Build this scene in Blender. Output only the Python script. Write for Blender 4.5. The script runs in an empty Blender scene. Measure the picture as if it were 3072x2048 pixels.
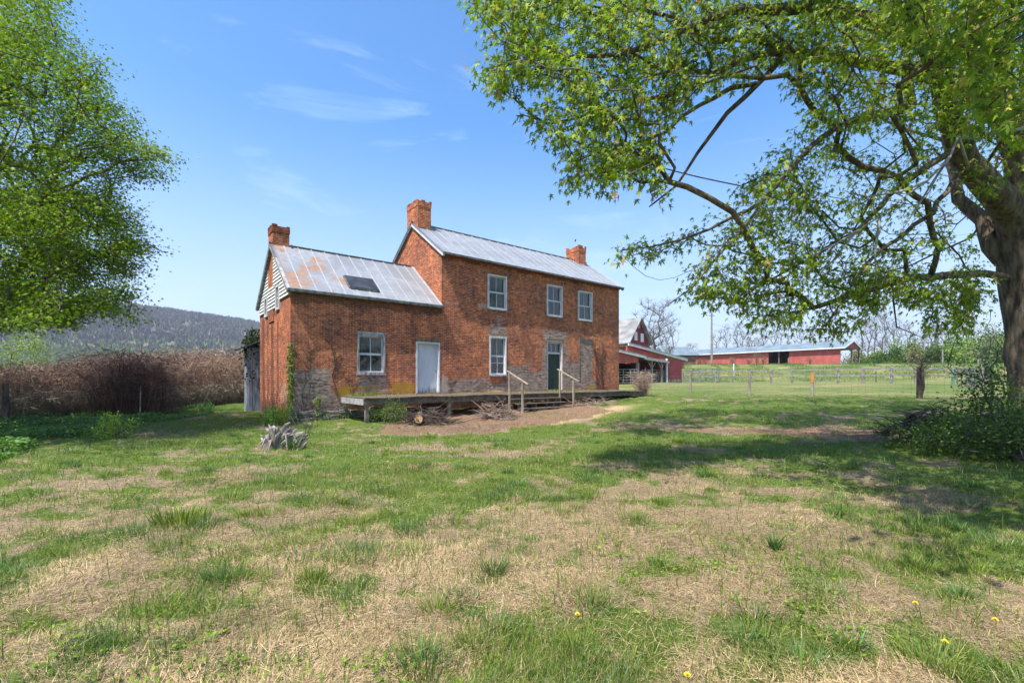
import bpy, math, random
import numpy as np
from mathutils import Vector
rng = np.random.default_rng(7); random.seed(7)
scene = bpy.context.scene
COL = scene.collection

# ------------------------------------------------------------------ camera, sky, sun
F = 1371.56; HZ = 1137.0; EYE = 1.6; TH = 0.678
CT, ST = math.cos(TH), math.sin(TH)
cam = bpy.data.cameras.new("camera"); camo = bpy.data.objects.new("camera", cam); COL.objects.link(camo)
camo.location = (0, 0, EYE); camo.rotation_euler = (math.radians(90), 0, 0)
cam.sensor_width = 36; cam.lens = F / 3072 * 36; cam.shift_y = (HZ - 1024) / 3072
cam.clip_start = 0.05; cam.clip_end = 8000
scene.camera = camo

SUN = Vector((-1.64 * CT + .36 * ST, -1.64 * ST - .36 * CT, 3.3)).normalized()
world = bpy.data.worlds.new("World"); scene.world = world; world.use_nodes = True
wn = world.node_tree; wn.nodes.clear()
def N(nt, typ, **kw):
    n = nt.nodes.new(typ)
    for k, v in kw.items():
        if k.startswith('i_'):
            n.inputs[k[2:].replace('_', ' ')].default_value = v
        else:
            setattr(n, k, v)
    return n
sky = N(wn, 'ShaderNodeTexSky', sky_type='NISHITA', sun_disc=False)
sky.sun_elevation = math.asin(SUN.z); sky.sun_rotation = math.atan2(SUN.x, SUN.y) % (2 * math.pi)
sky.air_density = 1.0; sky.dust_density = 1.0; sky.ozone_density = 1.6; sky.altitude = 200
tc = N(wn, 'ShaderNodeTexCoord')
mp = N(wn, 'ShaderNodeMapping'); mp.inputs['Scale'].default_value = (1.3, 1.3, 4.6); mp.inputs['Location'].default_value = (1.9, 9.4, .2)
wn.links.new(tc.outputs['Generated'], mp.inputs['Vector'])
nz = N(wn, 'ShaderNodeTexNoise'); nz.inputs['Scale'].default_value = 2.4; nz.inputs['Detail'].default_value = 9; nz.inputs['Roughness'].default_value = .62
nz.inputs['Distortion'].default_value = .5
wn.links.new(mp.outputs[0], nz.inputs['Vector'])
rp = N(wn, 'ShaderNodeValToRGB'); rp.color_ramp.elements[0].position = .57; rp.color_ramp.elements[1].position = 1.0
rp.color_ramp.elements[1].color = (.45, .45, .45, 1)
wn.links.new(nz.outputs['Fac'], rp.inputs['Fac'])
hs = N(wn, 'ShaderNodeHueSaturation'); hs.inputs['Saturation'].default_value = 1.22; hs.inputs['Value'].default_value = 1.0
tint = N(wn, 'ShaderNodeMix', data_type='RGBA', blend_type='MULTIPLY'); tint.inputs['Factor'].default_value = 1
wn.links.new(sky.outputs[0], tint.inputs['A']); tint.inputs['B'].default_value = (.96, 1.03, 1.08, 1)
wn.links.new(tint.outputs['Result'], hs.inputs['Color'])
mixc = N(wn, 'ShaderNodeMix', data_type='RGBA')
wn.links.new(rp.outputs['Color'], mixc.inputs['Factor'])
wn.links.new(hs.outputs[0], mixc.inputs['A']); mixc.inputs['B'].default_value = (6.0, 6.8, 8.0, 1)
sep = N(wn, 'ShaderNodeSeparateXYZ'); wn.links.new(tc.outputs['Generated'], sep.inputs[0])
hr_ = N(wn, 'ShaderNodeMapRange'); hr_.inputs['From Min'].default_value = 0; hr_.inputs['From Max'].default_value = .50; hr_.inputs['To Min'].default_value = .78; hr_.inputs['To Max'].default_value = 0
hr_.interpolation_type = 'SMOOTHSTEP'; wn.links.new(sep.outputs['Z'], hr_.inputs['Value'])
hmix = N(wn, 'ShaderNodeMix', data_type='RGBA'); wn.links.new(hr_.outputs[0], hmix.inputs['Factor']); wn.links.new(mixc.outputs['Result'], hmix.inputs['A']); hmix.inputs['B'].default_value = (2.75, 3.1, 3.85, 1)
bg = N(wn, 'ShaderNodeBackground'); bg.inputs['Strength'].default_value = 0.16
wo = N(wn, 'ShaderNodeOutputWorld')
wn.links.new(hmix.outputs['Result'], bg.inputs['Color']); wn.links.new(bg.outputs[0], wo.inputs['Surface'])

sl = bpy.data.lights.new("sun", 'SUN'); sl.energy = 5.0; sl.angle = math.radians(.55); sl.color = (1, .95, .87)
so = bpy.data.objects.new("sun", sl); COL.objects.link(so)
so.rotation_euler = (-SUN).to_track_quat('-Z', 'Y').to_euler()
scene.view_settings.view_transform = 'Standard'; scene.view_settings.look = 'None'
scene.view_settings.exposure = 0.82; scene.view_settings.gamma = 1
scene.render.engine = 'CYCLES'
scene.cycles.max_bounces = 6; scene.cycles.transparent_max_bounces = 8

# ------------------------------------------------------------------ helpers
def P(u, v, Z):
    return np.array(((u - 1536) / F * Z, Z, EYE + (HZ - v) / F * Z))
class Noise:
    def __init__(s, seed): s.g = np.random.default_rng(seed).random((256, 256))
    def v(s, x, y):
        xi = np.floor(x).astype(int); yi = np.floor(y).astype(int); fx = x - xi; fy = y - yi
        fx = fx * fx * (3 - 2 * fx); fy = fy * fy * (3 - 2 * fy); g = s.g
        a = g[xi & 255, yi & 255]; b = g[(xi + 1) & 255, yi & 255]; c = g[xi & 255, (yi + 1) & 255]; d = g[(xi + 1) & 255, (yi + 1) & 255]
        return (a * (1 - fx) + b * fx) * (1 - fy) + (c * (1 - fx) + d * fx) * fy
    def fbm(s, x, y, o=4, r=.5):
        x = np.asarray(x, float); y = np.asarray(y, float)
        t = 0; a = 1; n = 0
        for k in range(o):
            t = t + a * s.v(x * 2 ** k + 17.3 * k, y * 2 ** k + 5.1 * k); n += a; a *= r
        return t / n
n1, n2, n3, n4 = Noise(1), Noise(2), Noise(3), Noise(4)
def S(x): x = np.clip(x, 0, 1); return x * x * (3 - 2 * x)

def setp(o, label=None, cat=None, group=None, kind=None):
    if label: o['label'] = label
    if cat: o['category'] = cat
    if group: o['group'] = group
    if kind: o['kind'] = kind
    return o
def thing(name, label, cat, loc=(0, 0, 0), rz=0, group=None):
    o = bpy.data.objects.new(name, None); COL.objects.link(o); o.empty_display_size = .3
    o.location = loc; o.rotation_euler = (0, 0, rz)
    return setp(o, label, cat, group)
def link(name, me, mat, parent=None, loc=None):
    o = bpy.data.objects.new(name, me); COL.objects.link(o)
    if mat: me.materials.append(mat)
    if parent: o.parent = parent
    if loc is not None: o.location = loc
    return o
def npmesh(name, verts, faces, k, mat, parent=None, smooth=False, cols=None, attrs=None, loc=None):
    """faces: (n,k) int array"""
    me = bpy.data.meshes.new(name)
    verts = np.ascontiguousarray(verts, dtype=np.float32); faces = np.ascontiguousarray(faces, dtype=np.int32)
    me.vertices.add(len(verts)); me.vertices.foreach_set('co', verts.ravel())
    me.loops.add(faces.size); me.loops.foreach_set('vertex_index', faces.ravel())
    me.polygons.add(len(faces)); me.polygons.foreach_set('loop_start', np.arange(0, faces.size, k, dtype=np.int32))
    me.update(calc_edges=True); me.validate(verbose=False)
    if smooth: me.polygons.foreach_set('use_smooth', np.ones(len(me.polygons), dtype=bool))
    if cols is not None:
        a = me.color_attributes.new('col', 'FLOAT_COLOR', 'POINT')
        c = np.ones((len(verts), 4), np.float32); c[:, :cols.shape[1]] = cols; a.data.foreach_set('color', c.ravel())
    if attrs:
        for nm, arr in attrs.items():
            a = me.attributes.new(nm, 'FLOAT', 'POINT'); a.data.foreach_set('value', np.ascontiguousarray(arr, np.float32))
    return link(name, me, mat, parent, loc)

class MB:
    def __init__(s): s.v = []; s.f = []; s.uv = {}
    def face(s, pts, uv=None):
        b = len(s.v); s.v += [tuple(p) for p in pts]; s.f.append(tuple(range(b, b + len(pts))))
        if uv: s.uv[len(s.f) - 1] = uv
        return s
    def box(s, x0, x1, y0, y1, z0, z1):
        b = len(s.v)
        s.v += [(x, y, z) for x in (x0, x1) for y in (y0, y1) for z in (z0, z1)]
        for q in ((0, 1, 3, 2), (4, 6, 7, 5), (0, 4, 5, 1), (2, 3, 7, 6), (0, 2, 6, 4), (1, 5, 7, 3)):
            s.f.append(tuple(b + i for i in q))
        return s
    def beam(s, a, b, w, h=None, up=(0, 0, 1)):
        """rectangular bar from a to b"""
        h = h or w; a = Vector(a); b = Vector(b); d = (b - a).normalized(); up = Vector(up)
        if abs(d.dot(up)) > .97: up = Vector((1, 0, 0))
        sx = d.cross(up).normalized(); sz = sx.cross(d).normalized(); n = len(s.v)
        for e in (a, b):
            for i, j in ((-1, -1), (1, -1), (1, 1), (-1, 1)): s.v.append(tuple(e + sx * (i * w / 2) + sz * (j * h / 2)))
        for q in ((3, 2, 1, 0), (4, 5, 6, 7), (0, 1, 5, 4), (1, 2, 6, 5), (2, 3, 7, 6), (3, 0, 4, 7)): s.f.append(tuple(n + i for i in q))
        return s
    def tube(s, pts, rad, k=6, cap=True):
        pts = [Vector(p) for p in pts]
        if not hasattr(rad, '__len__'): rad = [rad] * len(pts)
        n = len(s.v); prev = None
        for i, p in enumerate(pts):
            d = (pts[min(i + 1, len(pts) - 1)] - pts[max(i - 1, 0)]); d = d.normalized() if d.length > 1e-9 else Vector((0, 0, 1))
            if prev is None:
                x = d.cross(Vector((.3, .2, 1)) if abs(d.z) < .9 else Vector((1, .1, 0))).normalized()
            else:
                x = (prev - d * prev.dot(d)).normalized()
            prev = x; y = d.cross(x)
            for j in range(k):
                a = 2 * math.pi * j / k
                s.v.append(tuple(p + (x * math.cos(a) + y * math.sin(a)) * rad[i]))
        for i in range(len(pts) - 1):
            for j in range(k):
                s.f.append((n + i * k + j, n + i * k + (j + 1) % k, n + (i + 1) * k + (j + 1) % k, n + (i + 1) * k + j))
        if cap and k > 3:
            s.f.append(tuple(n + j for j in range(k))[::-1]); m = n + (len(pts) - 1) * k; s.f.append(tuple(m + j for j in range(k)))
        return s
    def build(s, name, mat, parent=None, smooth=False, bevel=0, col=None):
        me = bpy.data.meshes.new(name); me.from_pydata(s.v, [], s.f); me.update()
        if s.uv:
            l = me.uv_layers.new(name='uv')
            for fi, uvs in s.uv.items():
                for li, uv in zip(me.polygons[fi].loop_indices, uvs): l.data[li].uv = uv
        if smooth: me.polygons.foreach_set('use_smooth', [True] * len(me.polygons))
        o = link(name, me, mat, parent)
        if bevel:
            b = o.modifiers.new('bevel', 'BEVEL'); b.width = bevel; b.segments = 1; b.limit_method = 'ANGLE'
        return o
def copy_tree(o, parent=None):
    c = o.copy(); COL.objects.link(c)
    if parent is not None:
        c.parent = parent; c.matrix_parent_inverse = o.matrix_parent_inverse
    for ch in list(o.children): copy_tree(ch, c)
    return c

# ------------------------------------------------------------------ materials
def newmat(name):
    m = bpy.data.materials.new(name); m.use_nodes = True; nt = m.node_tree
    return m, nt, nt.nodes['Principled BSDF']
def L(nt, a, b): nt.links.new(a, b)
def mixn(nt, fac, a, b, blend='MIX'):
    m = N(nt, 'ShaderNodeMix', data_type='RGBA', blend_type=blend)
    for sock, val in (('Factor', fac), ('A', a), ('B', b)):
        if hasattr(val, 'is_linked'): L(nt, val, m.inputs[sock])
        else: m.inputs[sock].default_value = val if sock == 'Factor' else (tuple(val) + (1,))[:4]
    return m.outputs['Result']
def noise(nt, vec, scale, detail=4, rough=.5, dist=0):
    n = N(nt, 'ShaderNodeTexNoise'); n.inputs['Scale'].default_value = scale; n.inputs['Detail'].default_value = detail
    n.inputs['Roughness'].default_value = rough; n.inputs['Distortion'].default_value = dist
    if vec is not None: L(nt, vec, n.inputs['Vector'])
    return n.outputs['Fac']
def ramp(nt, fac, p0, p1, c0=(0, 0, 0), c1=(1, 1, 1)):
    r = N(nt, 'ShaderNodeValToRGB'); e = r.color_ramp.elements
    e[0].position = p0; e[1].position = p1; e[0].color = tuple(c0) + (1,); e[1].color = tuple(c1) + (1,)
    L(nt, fac, r.inputs['Fac']); return r.outputs['Color']
def math_(nt, op, a, b):
    m = N(nt, 'ShaderNodeMath', operation=op)
    for i, x in enumerate((a, b)):
        if hasattr(x, 'is_linked'): L(nt, x, m.inputs[i])
        else: m.inputs[i].default_value = x
    return m.outputs[0]
def bump(nt, bs, h, strength=.5, dist=.02):
    b = N(nt, 'ShaderNodeBump'); b.inputs['Strength'].default_value = strength; b.inputs['Distance'].default_value = dist
    L(nt, h, b.inputs['Height']); L(nt, b.outputs[0], bs.inputs['Normal'])
def objvec(nt, scale=(1, 1, 1)):
    t = N(nt, 'ShaderNodeTexCoord'); m = N(nt, 'ShaderNodeMapping'); m.inputs['Scale'].default_value = scale
    L(nt, t.outputs['Object'], m.inputs['Vector']); return m.outputs[0]
def simple(name, c0, c1, scale=3, rough=.8, stretch=(1, 1, 1), metal=0, bstr=.3, bdist=.01, detail=6, lo=.35, hi=.65, spec=.3):
    m, nt, bs = newmat(name); v = objvec(nt, stretch); f = noise(nt, v, scale, detail, .6)
    L(nt, ramp(nt, f, lo, hi, c0, c1), bs.inputs['Base Color']); bs.inputs['Roughness'].default_value = rough; bs.inputs['Metallic'].default_value = metal
    bs.inputs['Specular IOR Level'].default_value = spec
    if bstr: bump(nt, bs, f, bstr, bdist)
    return m
def attrmat(name, rough=.6, transl=0., tscale=1.5, spec=.3, noise_amt=.0, vscale=6):
    m, nt, bs = newmat(name); a = N(nt, 'ShaderNodeAttribute', attribute_name='col'); c = a.outputs['Color']
    if noise_amt:
        f = noise(nt, objvec(nt), vscale, 4, .6); c = mixn(nt, 1.0, c, ramp(nt, f, .3, .7, (1 - noise_amt,) * 3, (1 + noise_amt,) * 3), 'MULTIPLY')
    L(nt, c, bs.inputs['Base Color']); bs.inputs['Roughness'].default_value = rough; bs.inputs['Specular IOR Level'].default_value = spec
    if transl:
        t = N(nt, 'ShaderNodeBsdfTranslucent'); tcx = mixn(nt, 1.0, c, (tscale, tscale * 1.1, tscale * .55), 'MULTIPLY'); L(nt, tcx, t.inputs['Color'])
        mx = N(nt, 'ShaderNodeMixShader'); mx.inputs['Fac'].default_value = transl
        L(nt, bs.outputs[0], mx.inputs[1]); L(nt, t.outputs[0], mx.inputs[2]); L(nt, mx.outputs[0], nt.nodes['Material Output'].inputs['Surface'])
    return m

M = {}
M['leaf'] = attrmat('leaf', .5, .27, 1.7, .2)
M['grass'] = attrmat('grass_blade', .5, .3, 1.4, .35)
M['straw'] = attrmat('straw', .75, .12, 1.0, .2)
M['cane'] = attrmat('cane', .8, 0, 1, .2)
M['bark'] = simple('bark', (.045, .032, .022), (.17, .135, .10), 9, .9, (1, 1, .22), bstr=.9, bdist=.05, lo=.36, hi=.62)
M['bark_far'] = simple('bark_far', (.07, .06, .055), (.16, .135, .12), 3, .9, bstr=0)
M['wood'] = simple('weathered_wood', (.09, .075, .06), (.27, .24, .20), 5, .85, (1, 1, 1), bstr=.5, bdist=.01)
M['deckwood'] = simple('deck_wood', (.07, .055, .042), (.185, .15, .115), 6, .9, (1, 1, 1), bstr=.5)
M['railwood'] = simple('rail_wood', (.20, .155, .11), (.38, .32, .24), 7, .8, (1, 1, .4), bstr=.3)
M['postwood'] = simple('post_wood', (.17, .145, .115), (.33, .29, .24), 6, .9, (1, 1, .3), bstr=.4)
M['paint'] = simple('white_paint', (.34, .34, .36), (.62, .62, .63), 4, .6, (1, 1, 1), bstr=.15, lo=.2, hi=.55)
M['paint_grey'] = simple('grey_flaking_paint', (.17, .16, .15), (.42, .42, .43), 9, .7, (1, 1, .25), bstr=.4, lo=.38, hi=.6)
M['greenpaint'] = simple('dark_green_paint', (.010, .030, .022), (.022, .055, .040), 7, .45, bstr=.1)
M['doorwhite'] = simple('white_door_paint', (.42, .45, .50), (.60, .63, .68), 3, .55, (1, 1, .3), bstr=.1, lo=.2, hi=.6)
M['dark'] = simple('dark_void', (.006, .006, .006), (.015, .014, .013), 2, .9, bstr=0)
M['curtain'] = simple('pale_curtain', (.20, .215, .22), (.40, .41, .40), 3, .9, (6, 6, .3), bstr=0)
M['lace'] = simple('grey_lace_curtain', (.05, .055, .065), (.16, .17, .19), 9, .9, bstr=0)
M['iron'] = simple('galvanised_steel', (.16, .16, .16), (.34, .34, .33), 8, .5, metal=.3, bstr=0)
M['redwall'] = simple('red_barn_siding', (.34, .075, .062), (.46, .115, .095), 1.2, .75, (1, 1, .5), bstr=.15, detail=8)
M['redwall2'] = simple('dark_shaded_red_siding', (.16, .032, .034), (.23, .048, .048), 1.5, .75, bstr=.15)  # deeper red, with shade painted in for the barn's end bay and gable
M['whitetrim'] = simple('white_trim', (.6, .6, .6), (.8, .8, .8), 2, .6, bstr=0)
M['barnroof'] = simple('barn_roof_metal', (.20, .195, .18), (.38, .37, .35), .8, .5, (3, 1, 1), metal=.25, bstr=.1, detail=8)
M['shedroof'] = simple('shed_roof_metal', (.11, .15, .175), (.18, .23, .265), .6, .6, metal=.0, bstr=.1)
M['stone'] = simple('rubble_stone', (.10, .09, .08), (.30, .27, .23), 3.5, .9, bstr=.9, bdist=.06)
M['orange'] = simple('orange_paint', (.50, .20, .03), (.62, .27, .05), 6, .6, bstr=.1)
M['soil'] = simple('soil', (.05, .035, .025), (.12, .09, .06), 5, .95, bstr=.6)

def glassmat():
    m, nt, bs = newmat('window_glass'); out = nt.nodes['Material Output']
    tr = N(nt, 'ShaderNodeBsdfTransparent'); tr.inputs['Color'].default_value = (.60, .66, .66, 1)
    gl = N(nt, 'ShaderNodeBsdfGlossy'); gl.inputs['Roughness'].default_value = .04
    f = noise(nt, objvec(nt), 2.2, 2); b = N(nt, 'ShaderNodeBump'); b.inputs['Strength'].default_value = .25; b.inputs['Distance'].default_value = .03
    L(nt, f, b.inputs['Height']); L(nt, b.outputs[0], gl.inputs['Normal'])
    fr = N(nt, 'ShaderNodeFresnel'); fr.inputs['IOR'].default_value = 1.9
    mx = N(nt, 'ShaderNodeMixShader'); L(nt, fr.outputs[0], mx.inputs[0]); L(nt, tr.outputs[0], mx.inputs[1]); L(nt, gl.outputs[0], mx.inputs[2])
    L(nt, mx.outputs[0], out.inputs['Surface']); return m
M['glass'] = glassmat()

def brickmat(name, bright=1.0):
    m, nt, bs = newmat(name)
    uvn = N(nt, 'ShaderNodeUVMap'); uv = uvn.outputs[0]
    wob = N(nt, 'ShaderNodeTexNoise'); wob.inputs['Scale'].default_value = 1.3; L(nt, uv, wob.inputs['Vector'])
    vm = N(nt, 'ShaderNodeVectorMath', operation='MULTIPLY_ADD'); L(nt, wob.outputs['Color'], vm.inputs[0]); vm.inputs[1].default_value = (.05, .05, 0); L(nt, uv, vm.inputs[2])
    br = N(nt, 'ShaderNodeTexBrick'); L(nt, vm.outputs[0], br.inputs['Vector'])
    br.offset = .5; br.inputs['Scale'].default_value = 1; br.inputs['Brick Width'].default_value = .222; br.inputs['Row Height'].default_value = .074
    br.inputs['Mortar Size'].default_value = .008; br.inputs['Mortar Smooth'].default_value = .3; br.inputs['Bias'].default_value = 0
    br.inputs['Color1'].default_value = (.56 * bright, .165 * bright, .060 * bright, 1)
    br.inputs['Color2'].default_value = (.285 * bright, .082 * bright, .042 * bright, 1)
    br.inputs['Mortar'].default_value = (.56 * bright, .38 * bright, .27 * bright, 1)
    # broad weather variation
    big = noise(nt, uv, .8, 7, .7, .9)
    c = mixn(nt, 1.0, br.outputs['Color'], ramp(nt, big, .36, .64, (.56, .60, .72), (1.22, 1.12, .98)), 'MULTIPLY')
    med = noise(nt, uv, 5.5, 6, .7)
    c = mixn(nt, 1.0, c, ramp(nt, med, .36, .64, (.56, .58, .62), (1.40, 1.34, 1.28)), 'MULTIPLY')
    # per brick odd ones: dark headers and pale bricks
    br2 = N(nt, 'ShaderNodeTexBrick'); L(nt, vm.outputs[0], br2.inputs['Vector']); br2.offset = .5
    for k, val in (('Scale', 1), ('Brick Width', .222), ('Row Height', .074), ('Mortar Size', 0), ('Bias', -.72)): br2.inputs[k].default_value = val
    br2.inputs['Color1'].default_value = (0, 0, 0, 1); br2.inputs['Color2'].default_value = (1, 1, 1, 1)
    c = mixn(nt, math_(nt, 'MULTIPLY', br2.outputs['Color'], .5), c, (.15, .055, .045))
    br3 = N(nt, 'ShaderNodeTexBrick'); vo = N(nt, 'ShaderNodeVectorMath', operation='ADD'); L(nt, vm.outputs[0], vo.inputs[0]); vo.inputs[1].default_value = (.222 * 37, .074 * 58, 0); L(nt, vo.outputs[0], br3.inputs['Vector']); br3.offset = .5
    for k, val in (('Scale', 1), ('Brick Width', .222), ('Row Height', .074), ('Mortar Size', 0), ('Bias', -.6)): br3.inputs[k].default_value = val
    br3.inputs['Color1'].default_value = (0, 0, 0, 1); br3.inputs['Color2'].default_value = (1, 1, 1, 1)
    c = mixn(nt, math_(nt, 'MULTIPLY', br3.outputs['Color'], .38), c, (.50, .24, .14))
    # streaks down the wall
    mpp = N(nt, 'ShaderNodeMapping'); mpp.inputs['Scale'].default_value = (3.2, .22, 1); L(nt, uv, mpp.inputs['Vector'])
    stn = noise(nt, mpp.outputs[0], 1.0, 7, .7)
    c = mixn(nt, math_(nt, 'MULTIPLY', ramp(nt, stn, .52, .72), .42), c, (.09, .055, .038))
    # painted attributes
    def at(n): return N(nt, 'ShaderNodeAttribute', attribute_name=n).outputs['Fac']
    crk = noise(nt, uv, 9, 5, .7)
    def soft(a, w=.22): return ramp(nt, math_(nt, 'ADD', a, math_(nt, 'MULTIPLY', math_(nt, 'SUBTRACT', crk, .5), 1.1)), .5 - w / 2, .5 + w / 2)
    ms = N(nt, 'ShaderNodeMapping'); ms.inputs['Scale'].default_value = (4.5, 14, 1); L(nt, uv, ms.inputs['Vector'])
    vor = N(nt, 'ShaderNodeTexVoronoi', feature='F1'); L(nt, ms.outputs[0], vor.inputs['Vector']); vor.inputs['Scale'].default_value = 1
    vd = N(nt, 'ShaderNodeTexVoronoi', feature='DISTANCE_TO_EDGE'); L(nt, ms.outputs[0], vd.inputs['Vector']); vd.inputs['Scale'].default_value = 1
    sx = N(nt, 'ShaderNodeSeparateColor'); L(nt, vor.outputs['Color'], sx.inputs[0])
    stone = ramp(nt, sx.outputs[0], .1, .9, (.15, .105, .085), (.44, .345, .29))
    stone = mixn(nt, ramp(nt, vd.outputs['Distance'], .02, .10), (.30, .25, .21), stone)
    g = soft(at('grey')); c = mixn(nt, math_(nt, 'MULTIPLY', g, .88), c, stone)
    c = mixn(nt, math_(nt, 'MULTIPLY', soft(at('pale')), .75), c, (.47, .36, .28))
    c = mixn(nt, math_(nt, 'MULTIPLY', soft(at('stain_shade')), .62), c, (.060, .040, .032))  # wall stains, plus the deck's shade kept in the colour
    c = mixn(nt, math_(nt, 'MULTIPLY', soft(at('lichen')), .8), c, (.42, .24, .028))
    L(nt, c, bs.inputs['Base Color']); bs.inputs['Roughness'].default_value = .92; bs.inputs['Specular IOR Level'].default_value = .15
    h = math_(nt, 'ADD', math_(nt, 'MULTIPLY', math_(nt, 'SUBTRACT', 1.0, br.outputs['Fac']), .6), math_(nt, 'MULTIPLY', med, 1.1))
    h = math_(nt, 'ADD', h, math_(nt, 'MULTIPLY', noise(nt, uv, 22, 3, .6), .5))
    bump(nt, bs, h, .85, .014)
    return m
M['brick'] = brickmat('old_brick')

def metalroof(name, rust):
    m, nt, bs = newmat(name); v = objvec(nt)
    a = noise(nt, v, 1.1, 8, .68); b = noise(nt, v, 6, 6, .65)
    c = ramp(nt, b, .3, .7, (.23, .24, .26), (.34, .35, .37))
    c = mixn(nt, ramp(nt, noise(nt, v, .6, 5, .6, .5), .42, .62), c, (.22, .23, .25))
    if rust:
        ar = N(nt, 'ShaderNodeAttribute', attribute_name='rust').outputs['Fac']
        f = math_(nt, 'ADD', ar, math_(nt, 'MULTIPLY', math_(nt, 'SUBTRACT', noise(nt, v, 1.7, 9, .72), .5), 2.9))
        c = mixn(nt, ramp(nt, f, .50, .66), c, mixn(nt, ramp(nt, b, .35, .65), (.34, .24, .18), (.30, .14, .06)))
    L(nt, c, bs.inputs['Base Color']); bs.inputs['Metallic'].default_value = .15; bs.inputs['Roughness'].default_value = .5
    bump(nt, bs, a, .25, .02); return m
M['roof'] = metalroof('standing_seam_roof', False); M['roofrust'] = metalroof('rusty_standing_seam_roof', True)
M['seam'] = simple('roof_seam', (.34, .35, .365), (.48, .49, .505), 5, .4, metal=.2, bstr=0)
M['clap'] = simple('white_clapboard', (.30, .30, .28), (.66, .66, .64), 7, .7, (.5, .5, 2), bstr=.2, lo=.3, hi=.55)
M['gutter'] = simple('weathered_gutter', (.07, .08, .08), (.22, .24, .23), 6, .5, metal=.3, bstr=.1)
M['panel'] = simple('dark_panel', (.018, .02, .028), (.05, .053, .065), 3, .5, bstr=.1)

# ------------------------------------------------------------------ ground
def ground_z(x, y):
    x = np.asarray(x, float); y = np.asarray(y, float)
    z = .6 * S((y + .35 * x - 12) / 20)
    z = z + .6 * S((y + .35 * x - 32) / 20) * S((x + 14) / 14)
    w = S((x + 6) / 16)
    z = z + w * (2.75 * S((y + .12 * x - 66) / 12) + .9 * S((y - 84) / 30))
    # a low mound under the maple and a fold on the left
    z = z + .22 * np.exp(-((x - 13.2) ** 2 + (y - 11.3) ** 2) / 9)
    z = z + .10 * (n1.fbm(x * .25 + 40, y * .25 + 7, 3) - .5) * np.clip(y / 6, 0, 1)
    z = z + .07 * (n2.fbm(x * 1.1, y * 1.1, 3) - .5) * (y < 60) + .10 * (n4.fbm(x * 2.6, y * 2.6, 3) - .5) * (y < 30)
    return z
def inpoly(px, py, poly):
    poly = np.asarray(poly, float); r = np.zeros(np.shape(px), bool); n = len(poly); j = n - 1
    for i in range(n):
        xi, yi = poly[i]; xj, yj = poly[j]
        c = ((yi > py) != (yj > py)) & (px < (xj - xi) * (py - yi) / (yj - yi + 1e-12) + xi)
        r ^= c; j = i
    return r
def polydist(px, py, poly):
    """signed distance, + inside"""
    poly = np.asarray(poly, float); d = np.full(np.shape(px), 1e9)
    for i in range(len(poly)):
        a = poly[i]; b = poly[(i + 1) % len(poly)]; e = b - a
        t = np.clip(((px - a[0]) * e[0] + (py - a[1]) * e[1]) / (e @ e), 0, 1)
        d = np.minimum(d, np.hypot(px - a[0] - t * e[0], py - a[1] - t * e[1]))
    return np.where(inpoly(px, py, poly), d, -d)
def loc2w(t, d):  # house frame -> world xy
    return (X0 + t * CT - d * ST, Y0 + t * ST + d * CT)
Y0 = 20.74; X0 = (1325.06 - 1536) / F * Y0
mulch_poly = [loc2w(-5.2, -5.6), loc2w(-4.6, -4.0), loc2w(-3.4, -2.6), loc2w(-3.0, 0), loc2w(8, 0), loc2w(7, -2.9), loc2w(5.3, -4.2), loc2w(5.0, -5.6), loc2w(1.5, -6.6), loc2w(-2.2, -6.9)]
straw_poly = [loc2w(2.2, -4.6), loc2w(7.2, -4.3), loc2w(8.5, -5.2), loc2w(5, -6.2), loc2w(1, -7.4), loc2w(0, -6.6)]
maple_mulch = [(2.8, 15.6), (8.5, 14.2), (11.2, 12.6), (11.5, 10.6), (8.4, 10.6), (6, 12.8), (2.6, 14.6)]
def masks(x, y):
    x = np.asarray(x, float); y = np.asarray(y, float)
    a = n1.fbm(x * .33, y * .42, 4, .55); b = n2.fbm(x * 1.5, y * 2.0, 3, .6); c = n3.fbm(x * 5, y * 5, 2)
    r = np.hypot(x, y)
    g = .51 + 1.15 * (a - .5) + 1.75 * (b - .5) + .85 * (c - .5)
    g = g + .07 + .17 * S((r - 7.5) / 7) - .05 * (1 - S((r - 2) / 7))
    g = g + .22 * S((-x - 3.5) / 4) * S((y - 9.5) / 4)            # bright lawn left of the wing
    g = g - .10 * np.exp(-((x + .3) ** 2 / 14 + (y - 5.4) ** 2 / 7))  # bare straw swath in the middle
    g = g + .10 * S((x - 2.0) / 3) * S((7 - y) / 3)
    g = g + .06 * S((x - 6.0) / 4) * S((14 - y) / 3)
    wob = 1.3 * (n3.fbm(x * .8, y * .8, 3) - .5)
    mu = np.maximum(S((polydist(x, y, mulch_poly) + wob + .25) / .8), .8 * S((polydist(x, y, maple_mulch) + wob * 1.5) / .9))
    st = .9 * S((polydist(x, y, straw_poly) + wob + .1) / 1.0)
    g = np.clip(g, 0, 1)
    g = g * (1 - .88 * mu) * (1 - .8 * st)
    far = S((y + .35 * x - 30) / 8)
    return g, mu, st, far
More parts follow.
